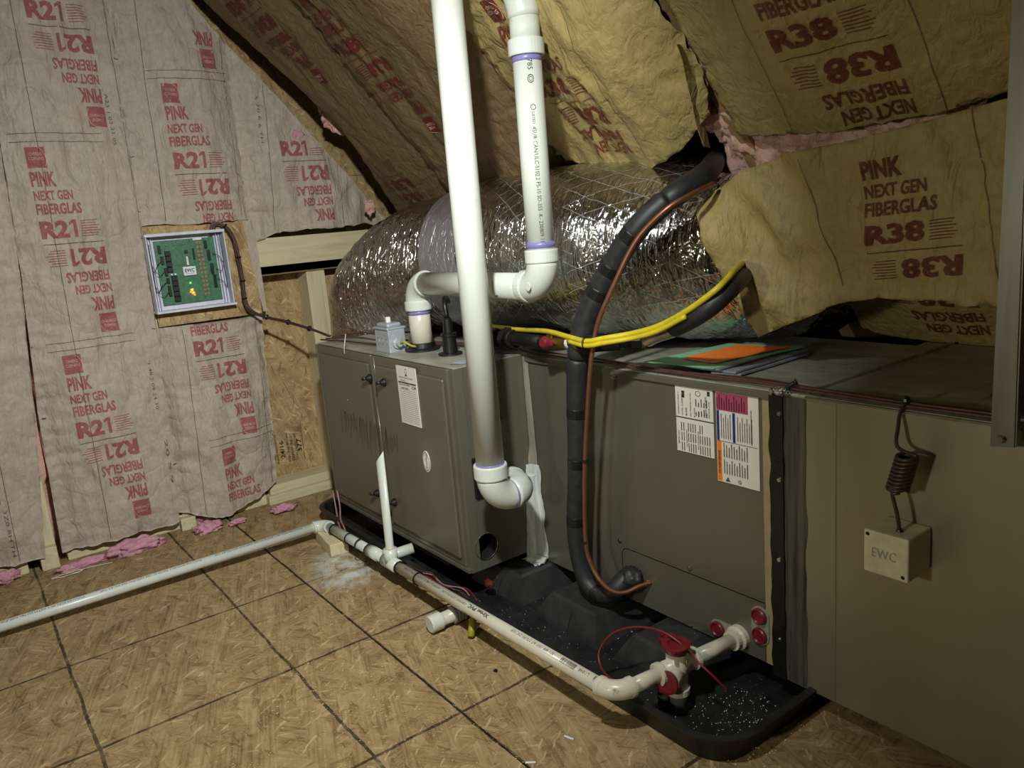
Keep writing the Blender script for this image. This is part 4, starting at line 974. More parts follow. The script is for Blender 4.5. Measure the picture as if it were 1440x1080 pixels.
hang = smoothpath([coil[-1], P(1262, 628, y=1.18), P(1263, 600, y=1.20), P(1266, 580, y=1.215), P(1273, 566, y=1.226)], 6)
cw = thing('coiled_cable', 'dark brown cable wound in a tight spring above the beige sensor box', 'cable', top)
G().tube(pts+[pts[-1].lerp(coil[0], .5)], .0032, 8).out('cable_lead', MT['dark_wire'], cw, smooth=True)
G().tube(coil, .0030, 7).out('cable_spring', MT['dark_wire'], cw, smooth=True)
G().tube(hang, .0032, 8).out('cable_drop', MT['dark_wire'], cw, smooth=True)
G().lathe([(.007, -.004), (.008, 0), (.007, .004)], P(1274, 563, y=1.228), (1, 0, 0), 10).out('zip_tie', MT['black'], cw)
G().lathe([(.006, 0), (.005, .004)], top, (0, 0, 1), 10).out('grommet', MT['black'], cw)

# ---------------------------------------------------------------- thermostat cables along the front edge
tc = thing('thermostat_cables', 'brown-red cables running loosely along the top front edge of the cabinets', 'cable', (-1.5, 1.235, .65))
for k in range(3):
    pts = []
    for i in range(26):
        x = -1.69+(.72+1.69)*i/25; wv = 1 if x < -.85 else .45
        pts.append(V3((x, 1.231+.008*k+.022*wv*noise.noise(V3((x*4, k*3.3, 0)))+(.02 if x < -1.62 else 0), .6505+.003*(k % 2)+.006*wv*abs(noise.noise(V3((x*5, k*7.1, 2))))+(.0 if k < 2 else .002))))
    G().tube(smoothpath(pts, 3), .0026, 7).out('cable', MT['brown_wire'] if k != 2 else MT['dark_wire'], tc, smooth=True)
for k in range(3):
    pts = [V3((-2.52+.0*k, 1.03+.02*k, .652)), V3((-2.35, 1.05+.03*k, .655+.01*k)), V3((-2.15, 1.09+.02*k, .652+.006*k)), V3((-1.95, 1.19+.02*k, .652)), V3((-1.75, 1.22+.01*k, .652)), V3((-1.69, 1.245, .652))]
    G().tube(smoothpath(pts, 8), .0027, 7).out('cable', MT['brown_wire'] if k else MT['dark_wire'], tc, smooth=True)
G().tube(smoothpath([P(486, 470, y=1.0), P(485, 480, y=.985), P(484, 490, y=.982), P(484.5, 497, y=.984)], 4), .0012, 6).out('zip_tie_tail', MT['white'], tc)
w2 = thing('low_voltage_wires', 'two pinkish cables dropping from the furnace left bottom corner to the drain pipe', 'cable', P(476, 740, y=.94))
for k in range(2): G().tube(smoothpath([P(468+k*6, 690, y=.99), P(472+k*6, 712, y=.98), P(475+k*4, 730, y=.955), P(478+k*6, 742, y=.93), P(482+k*5, 752, y=.92)], 6), .0028, 8).out('cable', MT['pink_wire'], w2, smooth=True)

# ---------------------------------------------------------------- foil flex duct
AX = [V3(p) for p in ((-2.66, 1.42, .30), (-2.68, 1.38, .50), (-2.655, 1.36, .66), (-2.56, 1.36, .775), (-2.38, 1.38, .845), (-2.1, 1.41, .882), (-1.75, 1.43, .905), (-1.48, 1.445, .90), (-1.34, 1.52, .89), (-1.25, 1.66, .87), (-1.22, 1.85, .85))]
ax = smoothpath(AX, 24)
lens = [0]
for i in range(1, len(ax)): lens.append(lens[-1]+(ax[i]-ax[i-1]).length)
fd = thing('foil_flex_duct', 'fat crinkled silver foil flexible duct lying on top of the furnace and coil', 'duct', (-1.8, 1.43, .66))
def duct_part(name, t0, t1, mat, r0, seg=150, n=None, amp=1., sq=0.):
    L = lens[-1]; n = n or int((t1-t0)*L/.006); vs = []; uvs = []; fs = []; up = None
    def at(s):
        for i in range(1, len(lens)):
            if lens[i] >= s or i == len(lens)-1:
                f = (s-lens[i-1])/(lens[i]-lens[i-1]); return ax[i-1].lerp(ax[i], f), (ax[i]-ax[i-1]).normalized()
    for j in range(n+1):
        s = (t0+(t1-t0)*j/n)*L; p, t = at(s)
        p2, t2 = at(min(L, s+.03)); p3, t3 = at(max(0, s-.03)); t = (t2+t3+t).normalized()
        e1 = V3((0, -1, 0)); e1 = (e1-t*e1.dot(t)).normalized(); e2 = t.cross(e1)
        for k in range(seg):
            a = 2*math.pi*k/seg; c_, s_ = math.cos(a), math.sin(a)
            q = V3((s*26, c_*1.6, s_*1.6)); q2 = V3((s*75, c_*3+1, s_*3)); q3 = V3((s*9, c_*1.1, s_*1.1+4))
            r = r0*(1+.035*noise.noise(q3)*amp)+amp*(.0042*noise.noise(q)+.0034*(.5-2*abs(noise.noise(q2)))+.0016*noise.noise(V3((s*160, c_*9, s_*9))))
            pp_ = p+e1*(c_*r)+e2*(s_*r)
            if pp_.z < .653 and pp_.x > -2.5: pp_.z = .653+(pp_.z-.653)*.02
            vs.append(pp_); uvs.append((s, a*r0))
    for j in range(n):
        for k in range(seg):
            a = j*seg+k; b = j*seg+(k+1) % seg; fs.append((a, b, b+seg, a+seg))
    o = mesh(name, vs, fs, mat, fd, smooth=True)
    at_ = o.data.attributes.new('duct_uv', 'FLOAT_VECTOR', 'POINT')
    flat = [x for u, v in uvs for x in (u, v, 0.)]; at_.data.foreach_set('vector', flat)
    return o
duct_part('crinkled_sleeve', 0, .475, MT['foil'], .218, amp=1.3)
duct_part('foil_tape_band', .47, .56, MT['foil_tape'], .224, amp=.35)
duct_part('scrim_sleeve', .555, 1., MT['foil_scrim'], .222, amp=.8)

# ---------------------------------------------------------------- PVC vent pipes
def socket(p0, d, r, L=.03, par=None, mat='pvc', nm='socket'):
    return G().lathe([(r, 0), (r+.006, .0005), (r+.007, .003), (r+.007, L-.003), (r+.0055, L), (r, L)], p0, d, 32).out(nm, MT[mat], par, smooth=False)
def ringm(p, d, r, L, mat, par, nm='primer_ring'): return G().lathe([(r+.0006, 0), (r+.0008, L*.5), (r+.0006, L)], p, d, 32).out(nm, MT[mat], par, smooth=True)
RV = .0335
A_ = V3((-1.470, .975, .352)); B_ = V3((-1.470, 1.075, .352))
ev = thing('exhaust_vent_pipe', 'tall white plastic vent pipe rising in front from the furnace side elbow', 'pipe', A_)
tp = A_+V3((0, 0, 1.28))
G().tube([A_+V3((0, 0, .07)), tp], RV, 40).out('vertical_pipe', MT['pvc'], ev, smooth=True)
G().tube(arc(A_, A_+V3((0, .055, 0)), A_+V3((0, 0, .06)), 10), RV+.003, 36).out('elbow', MT['pvc'], ev, smooth=True)
socket(A_+V3((0, 0, .055)), (0, 0, 1), RV, .034, ev)
ringm(A_+V3((0, 0, .089)), (0, 0, 1), RV, .004, 'primer', ev)
G().tube(arc(B_, B_+V3((-.055, 0, 0)), B_+V3((0, -.048, 0)), 10), RV+.004, 36).out('elbow', MT['pvc'], ev, smooth=True)
G().tube([B_+V3((-.165, 0, 0)), B_+V3((-.05, 0, 0))], RV, 36).out('horizontal_stub', MT['pvc'], ev, smooth=True)
G().lathe([(RV+.0045, 0), (RV+.008, .001), (RV+.008, .012), (RV+.0045, .013)], B_+V3((-.066, 0, 0)), (1, 0, 0), 32).out('socket', MT['pvc'], ev)
ringm(B_+V3((0, -.048, 0)), (0, -1, 0), RV+.0036, .003, 'primer', ev)
G().lathe([(.011, 0), (.011, .0015), (.008, .002)], B_+V3((.012, .010, .0345)), (.2, .2, 1), 16).out('moulding_mark', MT['pvc'], ev)
# intake
IY = 1.119; I0 = V3((-1.985, IY, ZT)); E1 = V3((-1.985, IY, .842)); E2 = V3((-1.398, IY, .842))
iv = thing('intake_vent_pipe', 'white plastic intake pipe stepping from the furnace top across and up, with black stamped lettering', 'pipe', I0)
RI = .0315
G().lathe([(.052, 0), (.052, .004), (.040, .008), (.038, .020), (RI+.001, .022)], I0+V3((0, 0, .003)), (0, 0, 1), 32).out('black_flange', MT['black'], iv)
G().tube([I0+V3((0, 0, .01)), E1+V3((0, 0, -.05))], RI, 36).out('riser_pipe', MT['pvc_cream'], iv, smooth=True)
G().tube(arc(E1, E1+V3((0, 0, -.055)), E1+V3((.055, 0, 0)), 10), RI+.003, 36).out('elbow', MT['pvc'], iv, smooth=True)
socket(E1+V3((0, 0, -.078)), (0, 0, 1), RI, .028, iv); ringm(E1+V3((0, 0, -.090)), (0, 0, 1), RI, .012, 'primer', iv)
socket(E1+V3((.045, 0, 0)), (1, 0, 0), RI-.002, .012, iv)
G().tube([E1+V3((.05, 0, 0)), E2+V3((-.05, 0, 0))], RI, 36).out('cross_pipe', MT['pvc'], iv, smooth=True)
G().tube(arc(E2, E2+V3((-.055, 0, 0)), E2+V3((0, 0, .06)), 10), RI+.004, 36).out('elbow', MT['pvc'], iv, smooth=True)
socket(E2+V3((-.072, 0, 0)), (1, 0, 0), RI, .024, iv); socket(E2+V3((0, 0, .055)), (0, 0, 1), RI, .030, iv)
G().lathe([(.010, 0), (.010, .0015), (.007, .002)], E2+V3((-.014, -RI-.003, .004)), (0, -1, 0), 16).out('moulding_mark', MT['pvc'], iv)
ZJ = 1.345
G().tube([E2+V3((0, 0, .06)), V3((E2.x, IY, ZJ))], RI, 40).out('vertical_pipe', MT['pvc'], iv, smooth=True)
ringm(E2+V3((0, 0, .088)), (0, 0, 1), RI, .014, 'primer', iv); ringm(V3((E2.x, IY, ZJ-.020)), (0, 0, 1), RI, .014, 'primer', iv)
socket(V3((E2.x, IY, ZJ-.008)), (0, 0, 1), RI+.001, .034, iv)
T1 = V3((E2.x, IY, 1.465))
G().tube([V3((E2.x, IY, ZJ+.02)), T1+V3((0, 0, -.045))], RI+.001, 40).out('fitting_neck', MT['pvc'], iv, smooth=True)
G().tube(arc(T1+V3((0, 0, .01)), T1+V3((0, 0, -.05)), T1+V3((0, -.045, .045)), 8), RI+.003, 36).out('elbow', MT['pvc'], iv, smooth=True)
dd = V3((0, -.75, .66)).normalized(); socket(T1+V3((0, -.022, .02)), dd, RI+.002, .032, iv)
G().tube([T1+V3((0, -.03, .03)), T1+V3((0, -.03, .03))+dd*.5], RI-.001, 36).out('upper_pipe', MT['pvc'], iv, smooth=True)
ringm(T1+V3((0, -.022, .02))+dd*.033, dd, RI-.001, .006, 'primer', iv)
# stamped lettering running down the pipe, facing the camera
def cyl_fn(axis_p, axis_d, face_dir, r):
    d = V3(axis_d).normalized(); f = V3(face_dir); f = (f-d*f.dot(d)).normalized(); s = f.cross(d)
    def fn(a, b):  # a along axis, b round the pipe
        an = b/r; return V3(axis_p)+d*a+(f*math.cos(an)+s*math.sin(an))*(r+.0006)
    return fn
fdir = V3((CAM.x-E2.x, CAM.y-IY, 0))+V3((.10, .25, 0))
g = G(); fn = cyl_fn((E2.x, IY, ZJ-.018), (0, 0, -1), fdir, RI)
put_text(g, '785', fn, 0.0, -.005, .022, .011, .0, .006)
put_ring(g, fn, .040, 0, .009, .007, .22, 16); put_ring(g, fn, .040, 0, .005, .004, .3, 12)
put_ring(g, fn, .098, .001, .006, .006, .2, 14); put_text(g, 'LISTED', fn, .108, -.003, .024, .006, .0, .006)
put_text(g, '45UR CAN/ULC-S102.2 FS-10 SD-355 -K- 230809 11', fn, .138, -.0045, .245, .009, .0, .006)
g.out('stamped_lettering', MT['black_ink'], iv, kind='stuff')

# ---------------------------------------------------------------- electrical box and black spout on the furnace top
eb = thing('junction_box', 'small galvanized electrical box with a rounded switch cover on the furnace top', 'electrical box', (-2.065, 1.05, ZT))
ex0, ex1, ey0, ey1, ez = -2.105, -2.020, 1.030, 1.085, .715
G().box((ex0, ey0, ZT+.002), (ex1, ey1, ez), .002).out('box_body', MT['zinc'], eb)
G().box((ex0-.003, ey0-.004, ez), (ex1+.003, ey1+.004, ez+.006), .002).out('cover_lip', MT['zinc'], eb)
G().box((ex0+.008, ey0+.004, ez+.005), (ex1-.008, ey1-.004, ez+.018), .006, seg=3).out('cover', MT['zinc'], eb)
G().box((-2.068, 1.050, ez+.017), (-2.058, 1.064, ez+.034), .003).out('switch_lever', MT['white'], eb)
for k in range(3):
    G().tube([V3((ex0+.018+k*.025+.007*math.cos(t*.5), ey0-.0003, .680+.010*math.sin(t*.5))) for t in range(-3, 4)], .0012, 6).out('knockout_crescent', MT['chrome'], eb)
G().lathe([(.014, 0), (.016, .003), (.016, .008), (.010, .010), (.010, .022)], (ex1, 1.055, .675), (1, 0, 0), 12).out('cable_clamp', MT['zinc'], eb)
G().tube(smoothpath([(ex1+.02, 1.055, .675), (ex1+.035, 1.06, .68), (ex1+.05, 1.08, .665), (ex1+.06, 1.12, .66)], 5), .0035, 8).out('cable', MT['dull_yellow'], eb, smooth=True)
vs_ = thing('vent_spout', 'black plastic stepped fitting on the furnace top behind the tall vent pipe', 'fitting', (-1.83, 1.12, ZT))
G().lathe([(.034, 0), (.034, .005), (.020, .008), (.019, .05), (.022, .052), (.022, .060), (.014, .062), (.012, .10), (.009, .103)], (-1.83, 1.117, ZT+.002), (0, 0, 1), 20).out('spout_body', MT['black'], vs_)
G().tube(smoothpath([(-1.83, 1.117, .75), (-1.84, 1.12, .79), (-1.88, 1.15, .80), (-1.95, 1.20, .78)], 5), .007, 10).out('hose', MT['black'], vs_, smooth=True)
g = G()
for a_, b_, c_ in (((-1.66, 1.05, .6485), (-1.70, 1.03, .65), (-1.68, 1.11, .655)), ((-1.645, 1.10, .649), (-1.70, 1.14, .66), (-1.655, 1.19, .649))): g.add([a_, b_, c_], [(0, 1, 2)]); g.add([V3(a_)-V3((0, 0, .001)), V3(b_)-V3((0, 0, .001)), V3(c_)-V3((0, 0, .001))], [(2, 1, 0)])
tag(g.out('sheet_scrap', MT['zinc'], None, loc=(-1.67, 1.1, .65)), 'bright folded sheet metal corner on the furnace top beside the tall pipe', 'sheet metal')
G().tube([P(727, 440, y=1.09), P(731, 525, y=1.09), P(733, 560, y=1.09)], .0035, 8)
bh = thing('condensate_hose', 'thin black hose hanging over the furnace side behind the tall vent pipe', 'hose', P(695, 520, x=-1.62))
G().tube(smoothpath([P(690, 470, x=-1.66), P(693, 495, x=-1.63), P(695, 530, x=-1.622), P(697, 560, x=-1.622), P(703, 590, x=-1.63)], 6), .005, 8).out('hose', MT['black'], bh, smooth=True)

# ---------------------------------------------------------------- gas line on the deck
gl = thing('gas_pipe_assembly', 'black iron gas pipe with unions lying across the cabinet top', 'pipe', (-1.5, 1.2, .66))
def seg(a, b, r, mat, nm, par=gl, n=20): return G().tube([V3(a), V3(b)], r, n).out(nm, MT[mat], par, smooth=True)
def hexn(p, d, r, L, mat, nm, par=gl, n=6): return G().lathe([(r*.92, 0), (r, .002), (r, L-.002), (r*.92, L)], p, d, n).out(nm, MT[mat], par)
q0, q1 = P(690, 474, y=1.22), P(762, 480, y=1.17); q2, q3 = P(815, 483, y=1.13), P(905, 478, y=1.22)
seg(q0, q1, .016, 'iron', 'iron_pipe'); dq = (q1-q0).normalized()
hexn(q0+dq*.02, dq, .026, .035, 'iron', 'coupling', n=20); hexn(q0+dq*.10, dq, .031, .028, 'iron', 'union_nut', n=8); hexn(q0+dq*.128, dq, .025, .02, 'iron', 'union_ring', n=20)
seg(q1, q2, .014, 'brass', 'valve_body'); hexn(q1+(q2-q1)*.2, (q2-q1), .019, .035, 'brass', 'valve_hex')
G().lathe([(.0145, 0), (.0150, .012), (.013, .013)], q1.lerp(q2, .75), q2-q1, 16).out('thread_tape', MT['white'], gl)
vh = P(768, 482, y=1.145); G().lathe([(.015, 0), (.016, .004), (.012, .012), (.009, .016), (.004, .016)], vh+V3((0, .0, 0)), (.2, -1, .1), 20).out('valve_hub', MT['red'], gl)
G().box(vh-V3((.018, .010, .008)), vh+V3((.032, .004, .010)), .006, Matrix.Rotation(-.1, 3, 'Y')).out('valve_handle', MT['red'], gl, label='red lever handle')
seg(q2-V3((.01, 0, 0)), q3, .015, 'iron', 'iron_pipe'); d2_ = (q3-q2).normalized()
hexn(q2+d2_*.015, d2_, .021, .075, 'iron', 'coupling', n=24); hexn(q2+d2_*.115, d2_, .023, .022, 'iron', 'union_nut', n=8); hexn(q2+d2_*.145, d2_, .020, .02, 'iron', 'union_ring', n=16)
hexn(q3-d2_*.012, d2_, .019, .024, 'brass', 'brass_nut')
yl = thing('yellow_gas_hose', 'bright yellow flexible gas tube strapped across the black insulated line', 'hose', P(830, 478, y=1.11))
yp = [P(672, 455, y=1.24), P(700, 460, y=1.22), P(735, 464, y=1.20), P(770, 466, y=1.16), P(800, 474, y=1.125), P(825, 480, y=1.105), P(850, 476, y=1.11), P(890, 469, y=1.14), P(925, 459, y=1.155), P(965, 438, y=1.16), P(1000, 413, y=1.17), P(1020, 395, y=1.20), P(1036, 377, y=1.27), P(1054, 362, y=1.45)]
G().tube(smoothpath(yp, 7), .0062, 12).out('hose', MT['yellow'], yl, smooth=True)
yq = [p+V3((.002, -.004, -.009)) for p in yp[4:10]]; G().tube(smoothpath(yq, 7), .0052, 12).out('hose', MT['yellow'], yl, smooth=True)
G().tube([yp[5]+V3((-.003, math.cos(a*.5236)*.011, math.sin(a*.5236)*.013-.004)) for a in range(12)], .0015, 6, closed=True).out('zip_tie', MT['black'], yl)
ch = thing('corrugated_black_hose', 'thick black jacketed hose with a silver corrugated end rising behind the paper flap', 'hose', q3)
hp = [q3+d2_*.004, P(922, 470, y=1.205), P(945, 462, y=1.195), P(975, 447, y=1.18), P(1005, 426, y=1.19), P(1030, 402, y=1.24), P(1050, 384, y=1.38), P(1066, 372, y=1.55)]
sp_ = smoothpath(hp, 8)
G().tube(sp_[17:], .0195, 24).out('black_jacket', MT['rubber'], ch, smooth=True)
prt = sp_[2:19]; rads = [.0165+.0025*(i % 2) for i in range(len(prt)*2-1)]; pr2 = []
for i in range(len(prt)-1): pr2 += [prt[i], prt[i].lerp(prt[i+1], .5)]
pr2.append(prt[-1]); G().tube(pr2, rads, 24).out('corrugated_steel_end', MT['chrome'], ch)
G().lathe([(.0205, 0), (.0205, .004)], sp_[38], sp_[39]-sp_[38], 16).out('zip_tie', MT['black'], ch)

# ---------------------------------------------------------------- refrigerant lines
rl = thing('insulated_refrigerant_line', 'thick black foam-insulated refrigerant line standing in front of the coil cabinet', 'pipe', P(835, 838, y=1.15))
rp = [P(893, 812, y=1.222), P(880, 815, y=1.195), P(862, 832, y=1.165), P(842, 835, y=1.15), P(824, 815, y=1.145), P(814, 780, y=1.145), P(810, 740, y=1.145), P(811, 690, y=1.145), P(812, 640, y=1.145), P(811, 590, y=1.145), P(811, 540, y=1.145), P(814, 495, y=1.145), P(825, 450, y=1.155), P(846, 402, y=1.17), P(868, 362, y=1.18), P(893, 325, y=1.19), P(922, 295, y=1.215), P(955, 270, y=1.25), P(985, 250, y=1.31), P(998, 238, y=1.40), P(1008, 222, y=1.56)]
rr_ = [.022, .024, .023, .021, .021, .0215, .022, .0225, .0225, .0225, .0235, .026, .0275, .0270, .0255, .0245, .0245, .0245, .024, .024, .024]
sp_ = smoothpath(rp, 10); rad = []
for i in range(len(sp_)):
    k = min(len(rr_)-2, i//10); f = (i-k*10)/10; rad.append(rr_[k]+(rr_[k+1]-rr_[k])*f)
joints = [31, 62, 78, 92, 108, 128, 136, 148, 165]
for a_, b_ in zip([0]+joints, joints+[len(sp_)-1]):
    m = sp_[a_:b_+1]; rr2 = rad[a_:b_+1]; rr2 = [r*(.93 if i in (0, len(m)-1) else (.985 if i in (1, len(m)-2) else 1.02)) for i, r in enumerate(rr2)]
    G().tube(m, rr2, 28).out('foam_sleeve', MT['rubber'], rl, smooth=True)
for j in (31, 62, 78, 92, 128, 136, 148):
    G().lathe([(rad[j]*1.02, -.012), (rad[j]*1.05, -.010), (rad[j]*1.05, .010), (rad[j]*1.02, .012)], sp_[j], sp_[j+1]-sp_[j-1], 24).out('tape_wrap', MT['black'], rl)
lump(P(888, 812, y=1.205), (.030, .030, .028), 3, 'foam_end', MT['rubber'], rl, 4, .25, 1.4)
cl_ = thing('copper_line', 'thin bare copper tube running beside the black insulated line', 'pipe', P(830, 600, y=1.13))
cp = [P(915, 820, y=1.222), P(900, 824, y=1.195), P(880, 833, y=1.16), P(862, 832, y=1.135), P(845, 818, y=1.12), P(832, 795, y=1.115), P(824, 765, y=1.112), P(822, 700, y=1.112), P(823, 640, y=1.112), P(826, 580, y=1.112), P(830, 520, y=1.112), P(837, 470, y=1.118), P(846, 440, y=1.122), P(866, 395, y=1.135), P(885, 355, y=1.15), P(905, 325, y=1.165), P(940, 292, y=1.19), P(975, 272, y=1.24), P(1003, 258, y=1.31)]
G().tube(smoothpath(cp, 8), .0052, 14).out('copper_tube', MT['copper'], cl_, smooth=True)
G().tube([P(893, 828, y=1.19), P(905, 822, y=1.215), P(911, 819, y=1.224)], .0075, 14).out('brazed_stub', MT['brass'], cl_, smooth=True)
for i, (a, b, y) in enumerate(((823, 764, 1.112), (823, 650, 1.112))):
    G().lathe([(.0075, 0), (.0075, .006)], P(a, b, y=y), (0, 0, 1), 10).out('zip_tie', MT['black'], cl_)

# ---------------------------------------------------------------- condensate drain
dr = thing('condensate_drain_pipe', 'white drain pipe running low in front of the pan, then along the gable wall', 'pipe', (-1.7, .9, .05))
RD = .0148
port = V3((-.957, 1.20, .104)); el = V3((-.995, .895, .101)); eR = V3((-2.392, .905, .056)); eL = V3((-2.44, -.6, .030))
t1 = port.lerp(el, .50)  # trap tee position
dn = (el-port).normalized(); dx = (eR-el).normalized(); dy = (eL-eR).normalized()
seg(port, port+dn*.105, RD, 'pvc_cream', 'drain_pipe', dr); seg(t1+dn*.03, el-dn*.03, RD, 'pvc_cream', 'drain_pipe', dr)
G().tube(arc(el, el-dn*.036, el+dx*.036, 10), RD+.0045, 28).out('elbow', MT['pvc_cream'], dr, smooth=True)
for p_, d_ in ((el-dn*.036, -dn), (el+dx*.036, dx)): G().lathe([(RD+.005, -.006), (RD+.0058, 0), (RD+.0055, .006), (RD, .0065)], p_, d_, 24).out('socket', MT['pvc_cream'], dr)
tee = V3((-1.912, .9025, el.z+(eR.z-el.z)*(1.912-.995)/(2.392-.995)))
seg(el+dx*.03, tee-dx*.03, RD, 'pvc_cream', 'drain_pipe', dr); seg(tee+dx*.03, eR-dx*.03, RD, 'pvc', 'drain_pipe', dr)
G().tube([tee-dx*.040, tee+dx*.040], RD+.0045, 24).out('tee_body', MT['pvc'], dr, smooth=True)
G().tube([tee, tee+V3((.0, 0, .045))], RD+.0045, 24).out('tee_branch', MT['pvc'], dr, smooth=True)
# capped side tee
s2 = tee+dx*.11; G().tube([s2-dx*.03, s2+dx*.03], RD+.004, 24).out('coupling', MT['pvc'], dr, smooth=True)
G().tube([tee+dx*.055, tee+dx*.055+V3((.03, .085, .012))], RD+.001, 24).out('side_stub', MT['pvc'], dr, smooth=True)
# standpipe with a slanted open end
tb = tee+V3((0, 0, .04)); tt = P(534, 642, y=.915); dirp = (tt-tb).normalized(); g = G(); vs = []; n = 28
e1 = dirp.orthogonal().normalized(); e2 = dirp.cross(e1)
RS = .0118
for rr2, ring in ((RS, 'o'), (RS-.0025, 'i')):
    for k in range(n):
        a = 2*math.pi*k/n; o_ = (e1*math.cos(a)+e2*math.sin(a))*rr2; vs.append(tb+o_)
    for k in range(n):
        a = 2*math.pi*k/n; o_ = (e1*math.cos(a)+e2*math.sin(a))*rr2; sl_ = cr.dot(o_)*1.3; vs.append(tt+o_+dirp*sl_)
F = []
for k in range(n):
    j = (k+1) % n; F += [(k, j, n+j, n+k), (2*n+j, 2*n+k, 3*n+k, 3*n+j), (n+k, n+j, 3*n+j, 3*n+k)]
g.add(vs, F); g.out('standpipe', MT['pvc'], dr, smooth=True)
ringm(tb+dirp*.004, dirp, RS+.001, .005, 'glue', dr, 'cement_ring')
G().tube(arc(eR, eR-dx*.036, eR+dy*.036, 10), RD+.0045, 28).out('elbow', MT['pvc'], dr, smooth=True)
G().lathe([(RD+.005, -.004), (RD+.0055, 0), (RD+.0052, .005), (RD, .0055)], eR-dx*.036, -dx, 24).out('socket', MT['pvc'], dr)
G().lathe([(RD+.005, -.004), (RD+.0055, 0), (RD+.0052, .005), (RD, .0055)], eR+dy*.036, dy, 24).out('socket', MT['pvc'], dr)
ringm(eR+dy*.042, dy, RD, .004, 'glue', dr, 'cement_ring')
seg(eR+dy*.03, eL, RD, 'pvc', 'drain_pipe', dr, 28)
for k, f in enumerate((.055, .14, .20, .245, .36, .42)):
    p_ = eR.lerp(el, f); r_ = RD+(.0055 if k in (2, 3) else .0012)
    if k == 4: p_ = tee-dx*.046; r_ = RD+.001
    if k == 5: p_ = tee-dx*.155; r_ = RD+.001
    G().tube([p_+(V3((0, math.cos(a*.4488), math.sin(a*.4488))))*(r_+.0012) for a in range(14)], .0022, 7, closed=True).out('zip_tie', MT['black'], dr)
# stamped print on the drain pipe (reads towards the gable wall, upside down to us)
g = G(); fn = cyl_fn(tee-dx*.09, -dx, (.35, -.45, 1), RD)
fn2 = lambda a, b: fn(a, b)
def dtext(s, a, L, h=.008, off=0, bold=0.): put_text(g, s, lambda x, y: fn(a+L-x, off+h/2-y), 0, 0, L, h, bold, .006)
dtext('ASTM D-1785 D-2665 NSF-PW SCH40', .0, .19, .006); dtext('CERTIFIED ASTM PVC1120', .205, .11, .006, -.001); dtext('Xirtec PVC', .325, .085, .010, 0, .03)
dtext('371 400 1507 AT 270 PSI 23C NSF', .50, .15, .007, .001); dtext('L109E', .73, .03, .007); dtext('X118', .83, .016, .008)
for a0, L_ in ((.675, .045), (.775, .04)):
    x = a0
    while x < a0+L_:
        wv = .0008+.0016*R_.random(); put_rect(g, fn, x, -.006, x+wv, .006, .004); x += wv+.0008+.001*R_.random()
g.out('stamped_lettering', MT['black_ink'], dr, kind='stuff')
g = G(); fn3 = cyl_fn(eR+dy*.06, dy, (.55, 0, 1), RD)
for k in range(3): put_text(g, 'PVC1120 SCH 40 1 ASTM D1785 NSF-PW 450 PSI AT 73F', lambda x, y: fn3(.02+k*.32+x, -.003+y), 0, 0, .28, .005, .0, .006)
g.out('stamped_lettering', MT['black_ink'], dr, kind='stuff')
# wood block under the left elbow
g = G().box((-2.41, .865, 0), (-2.24, .925, .040), .003, Matrix.Rotation(-.12, 3, 'Z')); 
bl = g; tag(bl.out('wood_block', MT['pine'], None, loc=(-2.33, .9, 0)), 'short pale pine block holding up the drain pipe elbow', 'block')
# trap tee with red caps, in the pan
tr = thing('condensate_trap', 'white drain tee standing in the pan with dark red caps and cloudy tube', 'drain fitting', (t1.x, t1.y, .004))
G().tube([t1-dn*.045, t1+dn*.045], RD+.005, 24).out('tee_body', MT['pvc_cream'], tr, smooth=True)
for s in (-1, 1): G().lathe([(RD+.005, 0), (RD+.008, .001), (RD+.008, .010), (RD+.005, .011)], t1+dn*s*.040, dn*s, 24).out('tee_collar', MT['pvc_cream'], tr)
G().tube([t1+V3((0, 0, .035)), t1+V3((0, 0, -.045))], .021, 24).out('tee_stem', MT['pvc_cream'], tr, smooth=True)
G().lathe([(.021, 0), (.0245, .001), (.0245, .012), (.021, .013)], t1+V3((0, 0, -.058)), (0, 0, 1), 24).out('tee_collar', MT['pvc_cream'], tr)
G().lathe([(.017, 0), (.017, t1.z-.056)], (t1.x, t1.y, .004), (0, 0, 1), 24).out('cloudy_tube', MT['clear'], tr, smooth=True)
G().lathe([(.013, 0), (.013, t1.z-.040)], (t1.x-.028, t1.y-.012, .004), (0, 0, 1), 20).out('cloudy_tube', MT['clear'], tr, smooth=True)
def redcap(c, d, r, nm='cap', ears=True):
    d = V3(d).normalized(); e1 = d.orthogonal().normalized(); e2 = d.cross(e1)
    o = G().lathe([(r*.8, -.012), (r, 0), (r*1.06, .002), (r*1.06, .005), (r*.85, .006), (r*.62, .006), (r*.58, .003), (.0001, .003)], c, d, 30)
    if ears:
        for k in range(3):
            a = 2*math.pi*k/3+.3; q = c+(e1*math.cos(a)+e2*math.sin(a))*r*1.08-d*.001; o.lathe([(r*.18, 0), (r*.18, .003)], q, d, 10)
    return o.out(nm, MT['red'], tr, label='dark red plastic cap')
tc_ = t1+V3((0, 0, .044)); redcap(tc_+V3((.004, -.004, .004)), (0, -.05, 1), .027); redcap(tc_+V3((-.032, .012, -.004)), (0, .02, 1), .018)
G().tube([t1+V3((.003, -.004, -.012)), t1+V3((.012, -.040, -.010))], .019, 20).out('tee_neck', MT['pvc_cream'], tr, smooth=True); redcap(t1+V3((.013, -.044, -.010)), (.3, -1, .12), .023)
rw = thing('red_wire_loop', 'thin dark red wire arching in a loop over the capped drain tee', 'wire', P(850, 920, y=1.0))
